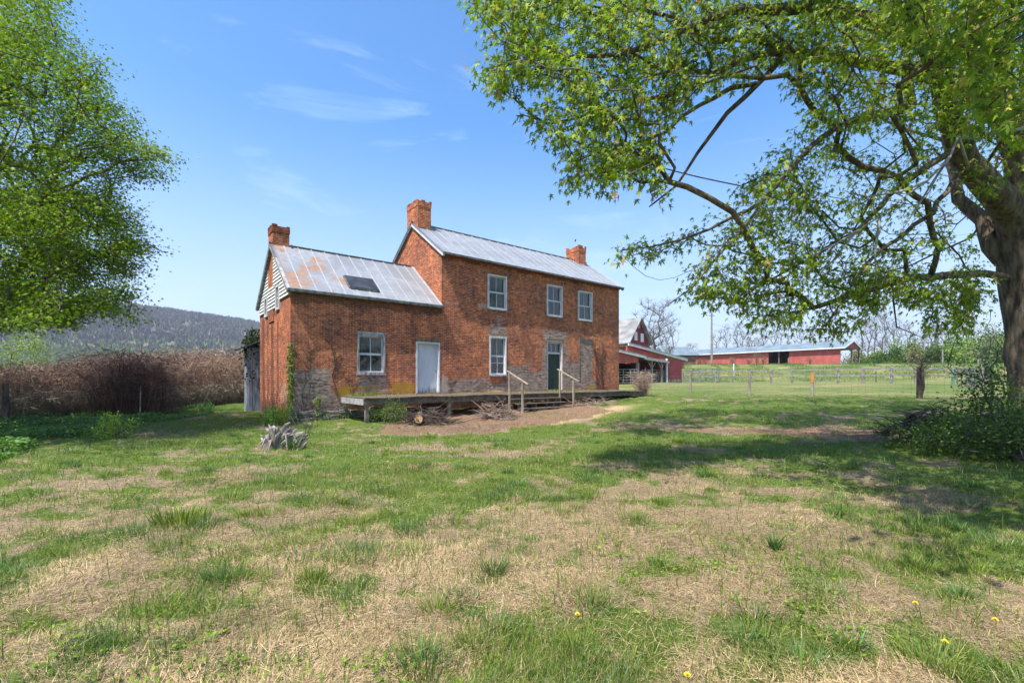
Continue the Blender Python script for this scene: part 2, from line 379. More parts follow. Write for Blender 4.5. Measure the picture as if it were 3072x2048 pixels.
def make_ground():
    ang = np.concatenate([np.linspace(-180, -62, 50)[:-1], np.linspace(-62, 62, 420), np.linspace(62, 180, 50)[1:]])
    ang = np.radians(ang); rr = [.25]
    while rr[-1] < 4200: rr.append(rr[-1] * (1.014 if rr[-1] < 60 else 1.03))
    rr = np.array(rr); A, R = np.meshgrid(ang, rr); x = R * np.sin(A); y = R * np.cos(A)
    z = ground_z(x, y) 
    na, nr = len(ang), len(rr)
    v = np.stack([x, y, z], -1).reshape(-1, 3)
    i = np.arange(nr - 1)[:, None] * na + np.arange(na - 1)[None, :]
    f = np.stack([i, i + 1, i + na + 1, i + na], -1).reshape(-1, 4)[:, ::-1]
    g, mu, st, far = masks(v[:, 0], v[:, 1])
    m, nt, bs = newmat('meadow'); vec = objvec(nt)
    def at(n): return N(nt, 'ShaderNodeAttribute', attribute_name=n).outputs['Fac']
    fine = noise(nt, vec, 38, 5, .75); med = noise(nt, vec, 7, 5, .7)
    ms = N(nt, 'ShaderNodeMapping'); ms.inputs['Scale'].default_value = (18, 70, 18); ms.inputs['Rotation'].default_value = (0, 0, .5); L(nt, objvec(nt), ms.inputs['Vector'])
    fib = noise(nt, ms.outputs[0], 1, 5, .7, 1.2)
    strawc = mixn(nt, ramp(nt, fib, .35, .68), (.10, .072, .045), (.40, .30, .20))
    green = mixn(nt, ramp(nt, fine, .35, .65), (.04, .075, .012), (.14, .19, .035))
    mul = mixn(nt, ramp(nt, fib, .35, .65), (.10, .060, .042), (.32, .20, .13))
    gf = ramp(nt, math_(nt, 'ADD', at('green'), math_(nt, 'MULTIPLY', math_(nt, 'SUBTRACT', med, .5), .9)), .36, .62)
    c = mixn(nt, gf, strawc, green)
    c = mixn(nt, at('yellow'), c, mixn(nt, ramp(nt, fib, .3, .7), (.30, .21, .10), (.60, .46, .24)))
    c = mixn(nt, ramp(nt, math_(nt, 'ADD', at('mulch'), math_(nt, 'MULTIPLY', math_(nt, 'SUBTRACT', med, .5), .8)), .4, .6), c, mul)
    pas = mixn(nt, ramp(nt, noise(nt, objvec(nt, (.25, 1, 1)), .5, 7, .7), .35, .70), (.075, .125, .028), (.25, .22, .095))
    pas = mixn(nt, ramp(nt, noise(nt, objvec(nt, (.12, .6, 1)), .5, 5, .7), .56, .7), pas, (.36, .25, .15))
    c = mixn(nt, at('far'), c, pas)
    hillf = mixn(nt, ramp(nt, noise(nt, vec, .02, 5, .6), .4, .6), (.13, .18, .05), (.20, .20, .08))
    c = mixn(nt, at('vfar'), c, hillf)
    L(nt, c, bs.inputs['Base Color']); bs.inputs['Roughness'].default_value = .95; bs.inputs['Specular IOR Level'].default_value = .1
    bump(nt, bs, math_(nt, 'ADD', fine, fib), .8, .02)
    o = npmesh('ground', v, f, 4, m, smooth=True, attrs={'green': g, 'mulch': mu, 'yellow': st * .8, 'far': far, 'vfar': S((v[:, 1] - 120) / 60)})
    setp(o, kind='structure')
make_ground()

# ------------------------------------------------------------------ hill with bare forest
def hill_z(x, y):
    # ridge running across the left, falling to the right
    b = np.degrees(np.arctan2(x, y)); r = np.hypot(x, y)
    crest = np.interp(b, [-80, -60, -47, -40, -30, -22, -10, 5, 20], [128, 150, 156, 146, 126, 108, 70, 20, 0])
    prof = S((r - 420) / 900) ** 1.25 * (1 - .35 * S((r - 1500) / 700))
    return crest * prof + 13 * (n1.fbm(x * .006, y * .006, 4) - .5) * S((r - 500) / 300) + 16 * S((r - 220) / 300) * S((-b + 15) / 30) - 6
def make_hill():
    ang = np.radians(np.linspace(-82, 22, 300)); rr = np.linspace(230, 2300, 130); A, R = np.meshgrid(ang, rr)
    x = R * np.sin(A); y = R * np.cos(A); z = hill_z(x, y)
    v = np.stack([x, y, z], -1).reshape(-1, 3); na = len(ang); i = np.arange(len(rr) - 1)[:, None] * na + np.arange(na - 1)[None, :]
    f = np.stack([i, i + 1, i + na + 1, i + na], -1).reshape(-1, 4)[:, ::-1]
    m, nt, bs = newmat('wooded_hillside'); vec = objvec(nt)
    c = mixn(nt, ramp(nt, noise(nt, vec, .03, 8, .7), .4, .6), (.065, .05, .05), (.13, .11, .09))
    lo = mixn(nt, ramp(nt, noise(nt, vec, .012, 6, .7), .42, .58), (.10, .13, .05), (.17, .17, .07))
    a = N(nt, 'ShaderNodeAttribute', attribute_name='low').outputs['Fac']; c = mixn(nt, a, c, lo)
    L(nt, c, bs.inputs['Base Color']); bs.inputs['Roughness'].default_value = 1
    o = npmesh('hill', v, f, 4, m, smooth=True, attrs={'low': 1 - S((np.hypot(v[:, 0], v[:, 1]) - 640) / 220 + .4 * (n2.fbm(v[:, 0] * .004, v[:, 1] * .004) - .5))})
    setp(o, kind='structure')
    # forest: each tree a fan of upright slivers
    n = 42000; a = np.radians(rng.uniform(-72, 8, n)); r = 260 + (2000 - 260) * rng.random(n) ** .8
    bz = np.degrees(a); keep = np.ones(n, bool)
    x = r * np.sin(a); y = r * np.cos(a); z = hill_z(x, y)
    K = 9; low = 1 - S((r - 640) / 220 + .4 * (n2.fbm(x * .004, y * .004) - .5))
    h = rng.uniform(7.5, 12.5, n) * (1 - .35 * low)
    base = np.stack([x, y, z - 1], -1)
    phi = rng.uniform(0, 2 * np.pi, (n, K)); sp = rng.uniform(.1, .42, (n, K)) * h[:, None]; hh = h[:, None] * rng.uniform(.55, 1, (n, K))
    tip = base[:, None, :] + np.stack([np.cos(phi) * sp, np.sin(phi) * sp, hh], -1)
    mid = base[:, None, :] + np.stack([np.cos(phi) * sp * .7, np.sin(phi) * sp * .7, hh * .45], -1)
    w = (rng.uniform(.5, 1.3, (n, K)) * (1 + .8 * low[:, None]))[..., None]; side = np.stack([np.cos(a), -np.sin(a), 0 * a], -1)[:, None, :]
    V = np.stack([base[:, None, :] + 0 * tip, mid + side * w, tip, mid - side * w], 2).reshape(-1, 3)
    Fc = np.arange(len(V)).reshape(-1, 4)
    kk = rng.uniform(0, 1, n); cb = np.stack([.120 + .05 * kk, .110 + .04 * kk, .088 + .03 * kk], -1)
    cg = np.stack([.19 + .08 * kk, .235 + .06 * kk, .085 + .02 * kk], -1)
    gsel = (rng.random(n) < low * .8 + .01)[:, None]; cc = np.where(gsel, cg, cb)
    cols = np.repeat(cc, K * 4, 0)
    o = npmesh('forest', V, Fc, 4, M['cane'], cols=cols); setp(o, 'leafless grey woodland covering the long hill at left', 'forest', kind='stuff')
make_hill()

# ------------------------------------------------------------------ grass, straw, weeds
def strips(base, dirv, up, length, width, bend, col, sway=None, seg=2):
    """blades: base (n,3), dirv horizontal unit (n,2), rises with 'up' factor"""
    n = len(base); t = np.linspace(0, 1, seg + 1)
    d3 = np.concatenate([dirv, np.zeros((n, 1))], 1); sd = np.stack([-dirv[:, 1], dirv[:, 0], np.zeros(n)], 1)
    ph = rng.uniform(-.9, .9, n)[:, None]; sd = sd * np.cos(ph) + d3 * np.sin(ph)
    V = []
    for k, tt in enumerate(t):
        ang_f = tt ** 1.6
        c = base + (d3 * ((1 - up)[:, None] * tt + bend[:, None] * ang_f) + np.array([0, 0, 1]) * (up[:, None] * tt - .35 * (bend * ang_f * tt)[:, None])) * length[:, None]
        if k < seg:
            w = width[:, None] * (1 - .55 * tt) * .5; V += [c - sd * w, c + sd * w]
        else: V += [c]
    V = np.stack(V, 1)  # n, 2seg+1, 3
    m = 2 * seg + 1; b = (np.arange(n) * m)[:, None]
    tris = []
    for k in range(seg - 1):
        tris += [[2 * k, 2 * k + 1, 2 * k + 3], [2 * k, 2 * k + 3, 2 * k + 2]]
    tris += [[2 * seg - 2, 2 * seg - 1, 2 * seg]]
    Fc = (b[:, :, None] + np.array(tris)[None]).reshape(-1, 3)
    return V.reshape(-1, 3), Fc, np.repeat(col, m, 0)
def sample_ground(n, r0, r1, p=1.0, amax=56):
    """points with density ~ 1/r^p inside the view fan"""
    k = 2 - p; u = rng.random(n); r = (r0 ** k + (r1 ** k - r0 ** k) * u) ** (1 / k)
    a = np.radians(rng.uniform(-amax, amax, n)); return r * np.sin(a), r * np.cos(a), r
def inhouse(x, y):
    t = (x - X0) * CT + (y - Y0) * ST; d = -(x - X0) * ST + (y - Y0) * CT
    return (t > -6.3) & (t < 12.7) & (d > 0) & (d < 6)
def undeck(x, y):
    t = (x - X0) * CT + (y - Y0) * ST; d = -(x - X0) * ST + (y - Y0) * CT
    return (t > -4.45) & (t < 11.9) & (d > -2.4) & (d < 0.0)
class Acc:
    def __init__(s): s.V = []; s.F = []; s.C = []; s.n = 0
    def add(s, V, Fc, C): s.V.append(V); s.F.append(Fc + s.n); s.C.append(C); s.n += len(V)
    def build(s, name, mat, parent=None, k=3, loc=None):
        return npmesh(name, np.concatenate(s.V), np.concatenate(s.F), k, mat, parent, cols=np.concatenate(s.C), loc=loc)
def gcol(n, kind, g=None):
    r = rng.random(n)[:, None]; b = rng.uniform(.75, 1.25, n)[:, None]
    if kind == 'green': c = (1 - r) * np.array([.075, .135, .012]) + r * np.array([.22, .275, .035])
    elif kind == 'bluegreen': c = (1 - r) * np.array([.045, .115, .028]) + r * np.array([.12, .205, .05])
    elif kind == 'straw': c = (1 - r) * np.array([.26, .17, .085]) + r * np.array([.65, .49, .275])
    elif kind == 'brown': c = (1 - r) * np.array([.16, .095, .06]) + r * np.array([.36, .235, .15])
    elif kind == 'yellow': c = (1 - r) * np.array([.42, .30, .13]) + r * np.array([.62, .48, .25])
    return c * b
def make_grass():
    A = Acc()
    for (n, r0, r1, p, sc) in ((300000, 1.6, 9, 1.1, 1.0), (150000, 8, 19, 1.1, 1.5), (110000, 17, 42, 1.0, 2.4)):
        # tuft centres then blades round them
        nt_ = n // 7; x, y, r = sample_ground(nt_, r0, r1, p)
        g, mu, st, far = masks(x, y)
        keep = (rng.random(nt_) < np.clip((g - .28) * 2.4, .26, 1) * (1 - .6 * far)) & ~inhouse(x, y) & ~undeck(x, y)
        x, y, r, g = x[keep], y[keep], r[keep], g[keep]
        m = rng.integers(4, 13, len(x)); xi = np.repeat(np.arange(len(x)), m)
        tall = np.clip(.55 + 1.6 * (n4.fbm(x * .9, y * .9, 2) - .35), .45, 1.7)
        hue = rng.random(len(x)) < (.25 + .5 * (n3.fbm(x * .5, y * .5, 2) > .52))
        N_ = len(xi); spread = .022 * sc * rng.random(N_) ** .5 * 1.6
        an = rng.uniform(0, 2 * np.pi, N_); bx = x[xi] + np.cos(an) * spread * 1.6; by = y[xi] + np.sin(an) * spread * 1.6
        an2 = an + rng.normal(0, .6, N_); dv = np.stack([np.cos(an2), np.sin(an2)], 1)
        base = np.stack([bx, by, ground_z(bx, by) - .01], 1)
        ln = rng.uniform(.045, .125, N_) * tall[xi] * sc ** .35; wd = rng.uniform(.0028, .0052, N_) * sc
        up = rng.uniform(.55, .98, N_); bend = rng.uniform(.05, .55, N_)
        C = np.where(hue[xi][:, None], gcol(N_, 'bluegreen'), gcol(N_, 'green')); C *= np.repeat(rng.uniform(.8, 1.2, len(x)), m)[:, None]
        dry = rng.random(N_) < .10; C[dry] = gcol(int(dry.sum()), 'straw') * .8
        A.add(*strips(base, dv, up, ln, wd, bend, C))
    x, y, r = sample_ground(9000, 1.8, 14, 1.2); N_ = len(x); g, mu, st, far = masks(x, y); k = (mu < .3) & ~inhouse(x, y) & ~undeck(x, y); x, y, r = x[k], y[k], r[k]; N_ = len(x); an = rng.uniform(0, 6.28, N_)
    A.add(*strips(np.stack([x, y, ground_z(x, y)], 1), np.stack([np.cos(an), np.sin(an)], 1), rng.uniform(.7, 1, N_), rng.uniform(.10, .26, N_), rng.uniform(.003, .0048, N_) * (1 + r / 12), rng.uniform(0, .4, N_), gcol(N_, 'green') * .9, seg=3))
    # bigger individual clumps standing above the thatch
    for (nc, r0, r1, p) in ((330, 2.0, 7, 1.0), (420, 6, 16, 1.0)):
        x, y, r = sample_ground(nc, r0, r1, p); g, mu, st, far = masks(x, y); k = (mu < .3) & ~inhouse(x, y) & ~undeck(x, y) & (n3.fbm(x * .7 + 3, y * .7, 3) + .5 * g > .68); x, y = x[k], y[k]
        m = rng.integers(35, 120, len(x)); xi = np.repeat(np.arange(len(x)), m); N_ = len(xi); rad = rng.uniform(.05, .2, len(x))[xi] * rng.random(N_) ** .7
        an = rng.uniform(0, 2 * np.pi, N_); bx = x[xi] + np.cos(an) * rad * 1.4; by = y[xi] + np.sin(an) * rad; hh = rng.uniform(.10, .24, len(x))[xi]
        tone = np.where((rng.random(len(x)) < .45)[xi][:, None], gcol(N_, 'bluegreen'), gcol(N_, 'green')) * rng.uniform(.75, 1.2, len(x))[xi][:, None]
        A.add(*strips(np.stack([bx, by, ground_z(bx, by) - .01], 1), np.stack([np.cos(an), np.sin(an)], 1), rng.uniform(.6, .98, N_), hh * rng.uniform(.5, 1, N_), rng.uniform(.003, .006, N_) * (1 + r0 / 12), rng.uniform(.1, .6, N_), tone, seg=3))
    o = A.build('grass', M['grass']); setp(o, 'patchy green spring grass across the yard', 'grass', kind='stuff')
    B = Acc()
    for (n, r0, r1, p, sc) in ((330000, 1.6, 9, 1.15, 1.0), (120000, 8, 20, 1.1, 1.7), (26000, 18, 36, 1.0, 2.6)):
        x, y, r = sample_ground(n, r0, r1, p); g, mu, st, far = masks(x, y)
        keep = (rng.random(n) < np.clip(1.15 - g * 1.35, .12, 1) * (1 - .7 * far)) & ~inhouse(x, y) & ~undeck(x, y)
        x, y, g, mu, st = x[keep], y[keep], g[keep], mu[keep], st[keep]; N_ = len(x)
        flow = 2 * np.pi * n2.fbm(x * .8, y * .8, 2) * 1.6 + rng.normal(0, 1.15, N_); dv = np.stack([np.cos(flow), np.sin(flow)], 1)
        mound = np.clip(n3.fbm(x * 1.3, y * 1.3, 2) - .5, 0, 1) * .12
        base = np.stack([x, y, ground_z(x, y) + rng.uniform(0, .016, N_) * sc + mound * (rng.random(N_) ** .5)], 1)
        ln = rng.uniform(.03, .14, N_) * sc ** .35; wd = rng.uniform(.0016, .0038, N_) * sc
        up = np.where(rng.random(N_) < .22, rng.uniform(.2, .75, N_), rng.uniform(-.02, .13, N_)); bend = rng.uniform(-.12, .25, N_)
        tone = np.clip(.62 + .75 * n4.fbm(x * 1.7, y * 1.7, 3), .6, 1.25)[:, None]
        C = gcol(N_, 'straw') * tone; mm = rng.random(N_) < mu; C[mm] = gcol(int(mm.sum()), 'brown'); ss = rng.random(N_) < st * .9; C[ss] = gcol(int(ss.sum()), 'yellow')
        B.add(*strips(base, dv, up, ln, wd, bend, C))
    for (n, r0, r1, sc) in ((1700, 1.8, 8, .8), (2600, 7, 16, 1.4)):
        x, y, r = sample_ground(n, r0, r1, 1.1); g, mu, st, far = masks(x, y); k = ~inhouse(x, y) & ~undeck(x, y) & (n4.fbm(x * .6, y * .6, 3) > .48); x, y = x[k], y[k]; N_ = len(x)
        fl = 2 * np.pi * n1.fbm(x * .35, y * .35, 2) * 1.5 + rng.normal(0, .5, N_)
        B.add(*strips(np.stack([x, y, ground_z(x, y) + rng.uniform(.005, .05, N_)], 1), np.stack([np.cos(fl), np.sin(fl)], 1), rng.uniform(-.03, .10, N_), rng.uniform(.14, .34, N_), rng.uniform(.002, .0045, N_) * sc, rng.uniform(-.15, .15, N_), gcol(N_, 'straw') * rng.uniform(.6, 1.25, (N_, 1)), seg=4))
    o = B.build('dry_straw', M['straw']); setp(o, 'matted dry straw lying between the grass tufts', 'straw', kind='stuff')
    # broad-leaved weeds: little leaves close to the ground
    x, y, r = sample_ground(5200, 1.8, 13, 1.2); g, mu, st, far = masks(x, y)
    k = (n1.fbm(x * .9 + 9, y * .9, 3) > .53) & (mu < .3) | (rng.random(len(x)) < .05); k &= ~inhouse(x, y) & ~undeck(x, y); x, y = x[k], y[k]
    m = rng.integers(3, 8, len(x)); xi = np.repeat(np.arange(len(x)), m); N_ = len(xi)
    an = rng.uniform(0, 2 * np.pi, N_); ox = np.cos(an) * rng.uniform(.01, .06, N_); oy = np.sin(an) * rng.uniform(.01, .06, N_)
    pos = np.stack([x[xi] + ox, y[xi] + oy, 0 * ox], 1); pos[:, 2] = ground_z(pos[:, 0], pos[:, 1]) + rng.uniform(.015, .05, N_)
    ax = np.stack([np.cos(an), np.sin(an), rng.uniform(-.1, .5, N_)], 1); nm = np.stack([rng.normal(0, .3, N_), rng.normal(0, .3, N_), np.ones(N_)], 1)
    V, Fc, C = leaves(pos, ax, nm, rng.uniform(.016, .040, N_), OVAL, gcol(N_, 'green') * np.array([.95, 1.15, .9]))
    o = npmesh('weeds', V, Fc, 3, M['leaf'], cols=C); setp(o, 'small broad leaved weeds creeping through the straw', 'weeds', kind='stuff')

# leaf templates: (verts, tris)
def tmpl(pts, fold=.25):
    v = [(0, .42, 0)] + [(x, y, -abs(x) * fold - .12 * y * y) for x, y in pts]
    t = [(0, i, i + 1) for i in range(1, len(pts))] + [(0, len(pts), 1)]
    return np.array(v, float), np.array(t)
MAPLE = tmpl([(0, 0), (.10, .12), (.46, .06), (.17, .30), (.60, .66), (.11, .50), (.12, .78), (0, 1.15), (-.12, .78), (-.11, .50), (-.60, .66), (-.17, .30), (-.46, .06), (-.10, .12)], .45)
MAPLE_S = tmpl([(0, 0), (.46, .14), (.22, .34), (.5, .66), (.12, .6), (0, 1.05), (-.12, .6), (-.5, .66), (-.22, .34), (-.46, .14)])
OVAL = tmpl([(0, 0), (.25, .25), (.3, .6), (0, 1), (-.3, .6), (-.25, .25)])
SLIM = tmpl([(0, 0), (.14, .4), (0, 1), (-.14, .4)])
def leaves(pos, ax, nm, size, T, col):
    ax = ax / np.linalg.norm(ax, axis=1, keepdims=True); nm = nm - (nm * ax).sum(1, keepdims=True) * ax
    nm = nm / (np.linalg.norm(nm, axis=1, keepdims=True) + 1e-9); sx = np.cross(ax, nm)
    tv, tf = T; n = len(pos); m = len(tv)
    V = pos[:, None, :] + size[:, None, None] * (tv[None, :, 0:1] * sx[:, None] + tv[None, :, 1:2] * ax[:, None] + tv[None, :, 2:3] * nm[:, None])
    Fc = ((np.arange(n) * m)[:, None, None] + tf[None]).reshape(-1, 3)
    return V.reshape(-1, 3), Fc, np.repeat(col, m, 0)
make_grass()

# ------------------------------------------------------------------ the brick farmhouse
house = thing('brick_farmhouse', 'weathered two storey red brick farmhouse with lower wing, metal roofs and boarded gable', 'house', (X0, Y0, 0), TH)
def front(u, v, d=0.0):
    """pixel -> (t, z) on the house plane y=d (local)"""
    k = (u - 1536) / F
    ax, ay = X0 - d * ST, Y0 + d * CT
    t = (k * ay - ax) / (CT - k * ST); Z = ay + t * ST
    return t, EYE + (HZ - v) / F * Z
def side(u, v, t):
    k = (u - 1536) / F; ax, ay = X0 + t * CT, Y0 + t * ST
    d = (k * ay - ax) / (-ST - k * CT); Z = ay + d * CT
    return d, EYE + (HZ - v) / F * Z
LW, LM, D, HW, HM, RW, RM = 6.338, 12.72, 5.652, 4.91, 7.43, 7.15, 9.38
WZ0 = -.25
def rect(u0, v0, u1, v1):
    t0, zt = front(u0, v0); t1, _ = front(u1, v0); _, zb = front(u0, v1); return t0, t1, zb, zt
R_W1 = rect(1071.5, 1000, 1155, 1121); R_D1 = rect(1247.5, 1023.6, 1319.4, 1182)
R_W2 = rect(1462, 821, 1519, 925.7); R_W3 = rect(1639.3, 852.4, 1685.7, 947); R_W4 = rect(1733, 870.8, 1775, 960)
R_W5 = rect(1468.4, 1007.7, 1519, 1126); R_D2 = rect(1641.8, 1019.5, 1688.7, 1176)
R_D1 = (R_D1[0], R_D1[1], .96, R_D1[3]); R_D2 = (R_D2[0], R_D2[1], .96, R_D2[3])
print('rects', [tuple(round(float(q), 2) for q in r) for r in (R_W1, R_D1, R_W2, R_W3, R_W4, R_W5, R_D2)])

def wallgrid(name, org, du, nrm, u0, u1, z0, ztop, holes, mat, parent, attrf, step=.1, reveal=.22, topf=None):
    """wall sheet in plane through org; u along du; front at org, openings with reveals; ztop(u) gives the upper edge"""
    us = set(np.round(np.arange(u0, u1, step), 4)) | {u1}; zs_ = set(np.round(np.arange(z0, ztop, step), 4)) | {ztop}
    for h in holes: us |= {h[0], h[1]}; zs_ |= {h[2], h[3]}
    us = np.array(sorted(us)); zs_ = np.array(sorted(zs_))
    org = np.array(org, float); du = np.array(du, float); nrm = np.array(nrm, float)
    U, Zz = np.meshgrid(us, zs_, indexing='ij'); nz_ = len(zs_)
    lim = topf(U) if topf is not None else np.full(U.shape, ztop)
    Zc = np.minimum(Zz, lim)
    wave = .030 * (n1.fbm(U * .6 + 3, Zc * .6, 3) - .5) + .012 * (n2.fbm(U * 3, Zc * 3, 2) - .5)
    edge = np.minimum(np.minimum(U - u0, u1 - U), 1) ; wave = wave * np.clip(edge * 4, 0, 1)
    V = org + du * U[..., None] + np.array([0, 0, 1.]) * Zc[..., None] + nrm * wave[..., None]
    faces = []; uc = (us[1:] + us[:-1]) / 2; zc = (zs_[1:] + zs_[:-1]) / 2
    for i in range(len(us) - 1):
        for j in range(len(zs_) - 1):
            if any(h[0] - 1e-4 < uc[i] < h[1] + 1e-4 and h[2] - 1e-4 < zc[j] < h[3] + 1e-4 for h in holes): continue
            if topf is not None and zs_[j] >= max(topf(us[i]), topf(us[i + 1])) - 1e-6: continue
            faces.append((i * nz_ + j, (i + 1) * nz_ + j, (i + 1) * nz_ + j + 1, i * nz_ + j + 1))
    V = V.reshape(-1, 3); uv = np.stack([U.ravel(), Zc.ravel()], 1); at = attrf(U.ravel(), Zc.ravel())
    V = list(map(tuple, V)); uvl = list(map(tuple, uv)); ex = []
    for (a, b, c, d_) in holes:
        for (p, q) in (((a, c), (a, d_)), ((a, d_), (b, d_)), ((b, d_), (b, c)), ((b, c), (a, c))):
            k = len(V)
            for (uu, zz, dd) in ((p[0], p[1], 0), (q[0], q[1], 0), (q[0], q[1], reveal), (p[0], p[1], reveal)):
                V.append(tuple(org + du * uu + np.array([0, 0, zz]) - nrm * dd)); uvl.append((uu + dd, zz + dd * (p[0] == q[0]) * 0))
            faces.append((k, k + 1, k + 2, k + 3))
    me = bpy.data.meshes.new(name); me.from_pydata(V, [], faces); me.update()
    l = me.uv_layers.new(name='uv'); vi = np.zeros(len(me.loops), np.int32); me.loops.foreach_get('vertex_index', vi)
    l.data.foreach_set('uv', np.array(uvl, np.float32)[vi].ravel())
    for nm in ('grey', 'pale', 'stain_shade', 'lichen'):
        a = me.attributes.new(nm, 'FLOAT', 'POINT'); arr = np.zeros(len(V), np.float32); arr[:len(at[nm])] = at[nm]; a.data.foreach_set('value', arr)
    return link(name, me, mat, parent)
def bx_(u, z, a, b, c, d, s=.18):
    """soft box mask"""
    q = np.minimum(np.minimum(u - a, b - u), np.minimum(z - c, d - z)); return np.clip(.5 + q / s * .5, 0, 1)
def mx(*a): return np.maximum.reduce(a)
def fr_attr(u, z):
    w = .35 * (n3.fbm(u * 2.2, z * 2.2, 3) - .5); uu = u + w; zz = z + w * .8
    B = lambda *a, **k: bx_(uu, zz, *a, **k)
    d1, d2, w5, w1 = R_D1, R_D2, R_W5, R_W1
    t_b0, zt_b = front(1737.8, 1017.5); t_b1, _ = front(1777, 1017.5)
    bri = B(t_b0, t_b1, .9, zt_b, s=.08)
    grey = mx(
        B(d1[1] + .02, w5[0] + .0, .4, 1.55), B(w5[0] - .1, w5[1] + .15, .4, 1.35), B(w5[1] - .05, d2[0] - .0, .4, 2.05),
        B(w5[1] + .0, w5[1] + 1.6, .4, 2.35) * .9,
        B(d2[0] - .42, d2[0] + .02, .8, 3.45), B(d2[1] - .02, d2[1] + .42, .8, 3.45), B(d2[0] - .3, d2[1] + .3, d2[3] - .05, d2[3] + .55),
        B(w5[0] - .05, w5[1] + .05, w5[3] - .1, w5[3] + .5), B(w5[0] + .4, w5[0] + .75, w5[3] + .3, w5[3] + 1.05, s=.15),
        bri, B(d2[1] + .2, t_b0 + .1, .8, 2.5), B(t_b1 - .1, t_b1 + .35, .8, 1.6),
        B(-LW - .1, -LW + 1.5, .0, 2.0) * .85, B(-LW + 1.2, d1[0], .7, 1.02) * .8, B(w5[0] - 2.2, w5[0], .9, 1.75) * .6, B(-LW - .1, -4.1, -.4, .75) * .9,
        B(w1[0] - .15, w1[1] + .2, .9, w1[2] - .02) * .62)
    pale = mx(B(R_W2[0] - .6, R_W2[0] + .1, R_W2[2] - .05, R_W2[2] + .25) * .8, B(.1, 1.2, 4.95, 5.15) * .7, B(R_W3[1] + .02, R_W3[1] + .18, R_W3[3] - .1, HM - .3) * .8,
              B(d1[1] + .02, d1[1] + .5, .95, 1.75, s=.1) * .7, B(R_W2[1], R_W2[1] + 1.1, R_W2[2] - .15, R_W2[2] + .02) * .5)
    lich = mx(B(d1[0] - 1.15, d1[0] - .02, .98, 1.45), B(-4.7, -4.1, .8, 1.35) * .9, B(t_b0 + .6, t_b1 + .5, .95, 1.3) * .85, B(d2[1] + .05, d2[1] + .3, .95, 1.5) * .6, B(-4.1, -2.6, 1.0, 1.4) * .55)
    st = mx(B(-4.3, 12.8, -.4, .95) * .95, B(-LW, d1[1], .0, .95) * .5, B(-LW, 12, HW - .5, HW + .1) * (u < 0) * .8, B(-LW, 12.8, HM - .35, HM + .2) * .8,  # first box paints the shade under the deck into the brick colour
            B(-LW - .1, -LW + .55, 1, 4.9) * .35, B(t_b1 + .3, t_b1 + .8, 1.3, 3.6) * .5, B(-1.6, -1.2, 2.6, 4.8) * .6, B(-3.9, -3.5, 2.4, 4.9) * .55)
    return {'grey': grey, 'pale': pale, 'stain_shade': st, 'lichen': lich}
def sd_attr(u, z):  # wing gable; u = distance back from the front corner
    w = .3 * (n3.fbm(u * 2.2 + 9, z * 1.1, 3) - .5); B = lambda a, b, c, d, s=.2: bx_(u + w, z + w, a, b, c, d, s)
    st = mx(B(1.9, 2.15, -.3, 4.0, .1), B(2.75, 3.3, -.3, 4.4, .15), B(3.75, 4.0, -.3, 4.3, .1), B(4.5, 5.1, -.3, 4.2, .2), B(2.5, 5.7, -.3, .8) * .7) * .95
    return {'grey': B(0, 5.7, -.3, .35) * .7, 'pale': B(.5, 1.6, .5, 1.5) * .5, 'stain_shade': st, 'lichen': B(0, 2.2, -.3, .55) * .8}
zero_attr = lambda u, z: {'grey': 0 * u, 'pale': np.clip((n3.fbm(u, z, 3) - .62) * 3, 0, .6), 'stain_shade': np.clip((n2.fbm(u * .8, z * .8, 3) - .62) * 3, 0, .5), 'lichen': 0 * u}

cor = .003
wing_holes = [R_W1, R_D1]; main_holes = [R_W2, R_W3, R_W4, R_W5, R_D2]
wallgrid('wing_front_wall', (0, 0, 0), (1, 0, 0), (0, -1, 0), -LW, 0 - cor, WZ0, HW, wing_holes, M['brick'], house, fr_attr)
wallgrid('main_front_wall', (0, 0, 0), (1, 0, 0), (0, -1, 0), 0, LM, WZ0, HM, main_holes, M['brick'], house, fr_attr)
def gtop(hb, hr): return lambda u: hb + (hr - hb) * (1 - np.abs(u - D / 2) / (D / 2))
d_w1a, z_a1 = side(829, 857, -LW); d_w1b, z_a0 = side(840.5, 922, -LW); d_w2a, z_b1 = side(795.5, 897, -LW); d_w2b, z_b0 = side(805, 947, -LW)
gw = [(min(d_w1a, d_w1b), max(d_w1a, d_w1b), z_a0, z_a1), (min(d_w2a, d_w2b), max(d_w2a, d_w2b), z_b0, z_b1)]
print('gable windows', gw)
gw = [(1.66, 2.26, 4.36, 5.36), (3.86, 4.44, 4.30, 5.16)]
wallgrid('wing_gable_wall', (-LW, 0, 0), (0, 1, 0), (-1, 0, 0), 0, D, WZ0, RW - .1, gw, M['brick'], house, sd_attr, topf=gtop(HW - .03, RW - .1))
wallgrid('main_gable_wall', (0, 0, 0), (0, 1, 0), (-1, 0, 0), 0, D, WZ0, RM - .1, [], M['brick'], house, zero_attr, topf=gtop(HM - .03, RM - .1))
wallgrid('far_gable_wall', (LM, 0, 0), (0, 1, 0), (1, 0, 0), 0, D, WZ0, RM - .1, [], M['brick'], house, zero_attr, step=.4, topf=gtop(HM - .03, RM - .1))
wallgrid('rear_wall', (0, D, 0), (1, 0, 0), (0, 1, 0), -LW, LM, WZ0, HW, [], M['brick'], house, zero_attr, step=.4)
wallgrid('upper_rear_wall', (0, D, 0), (1, 0, 0), (0, 1, 0), 0, LM, HW, HM, [], M['brick'], house, zero_attr, step=.4)
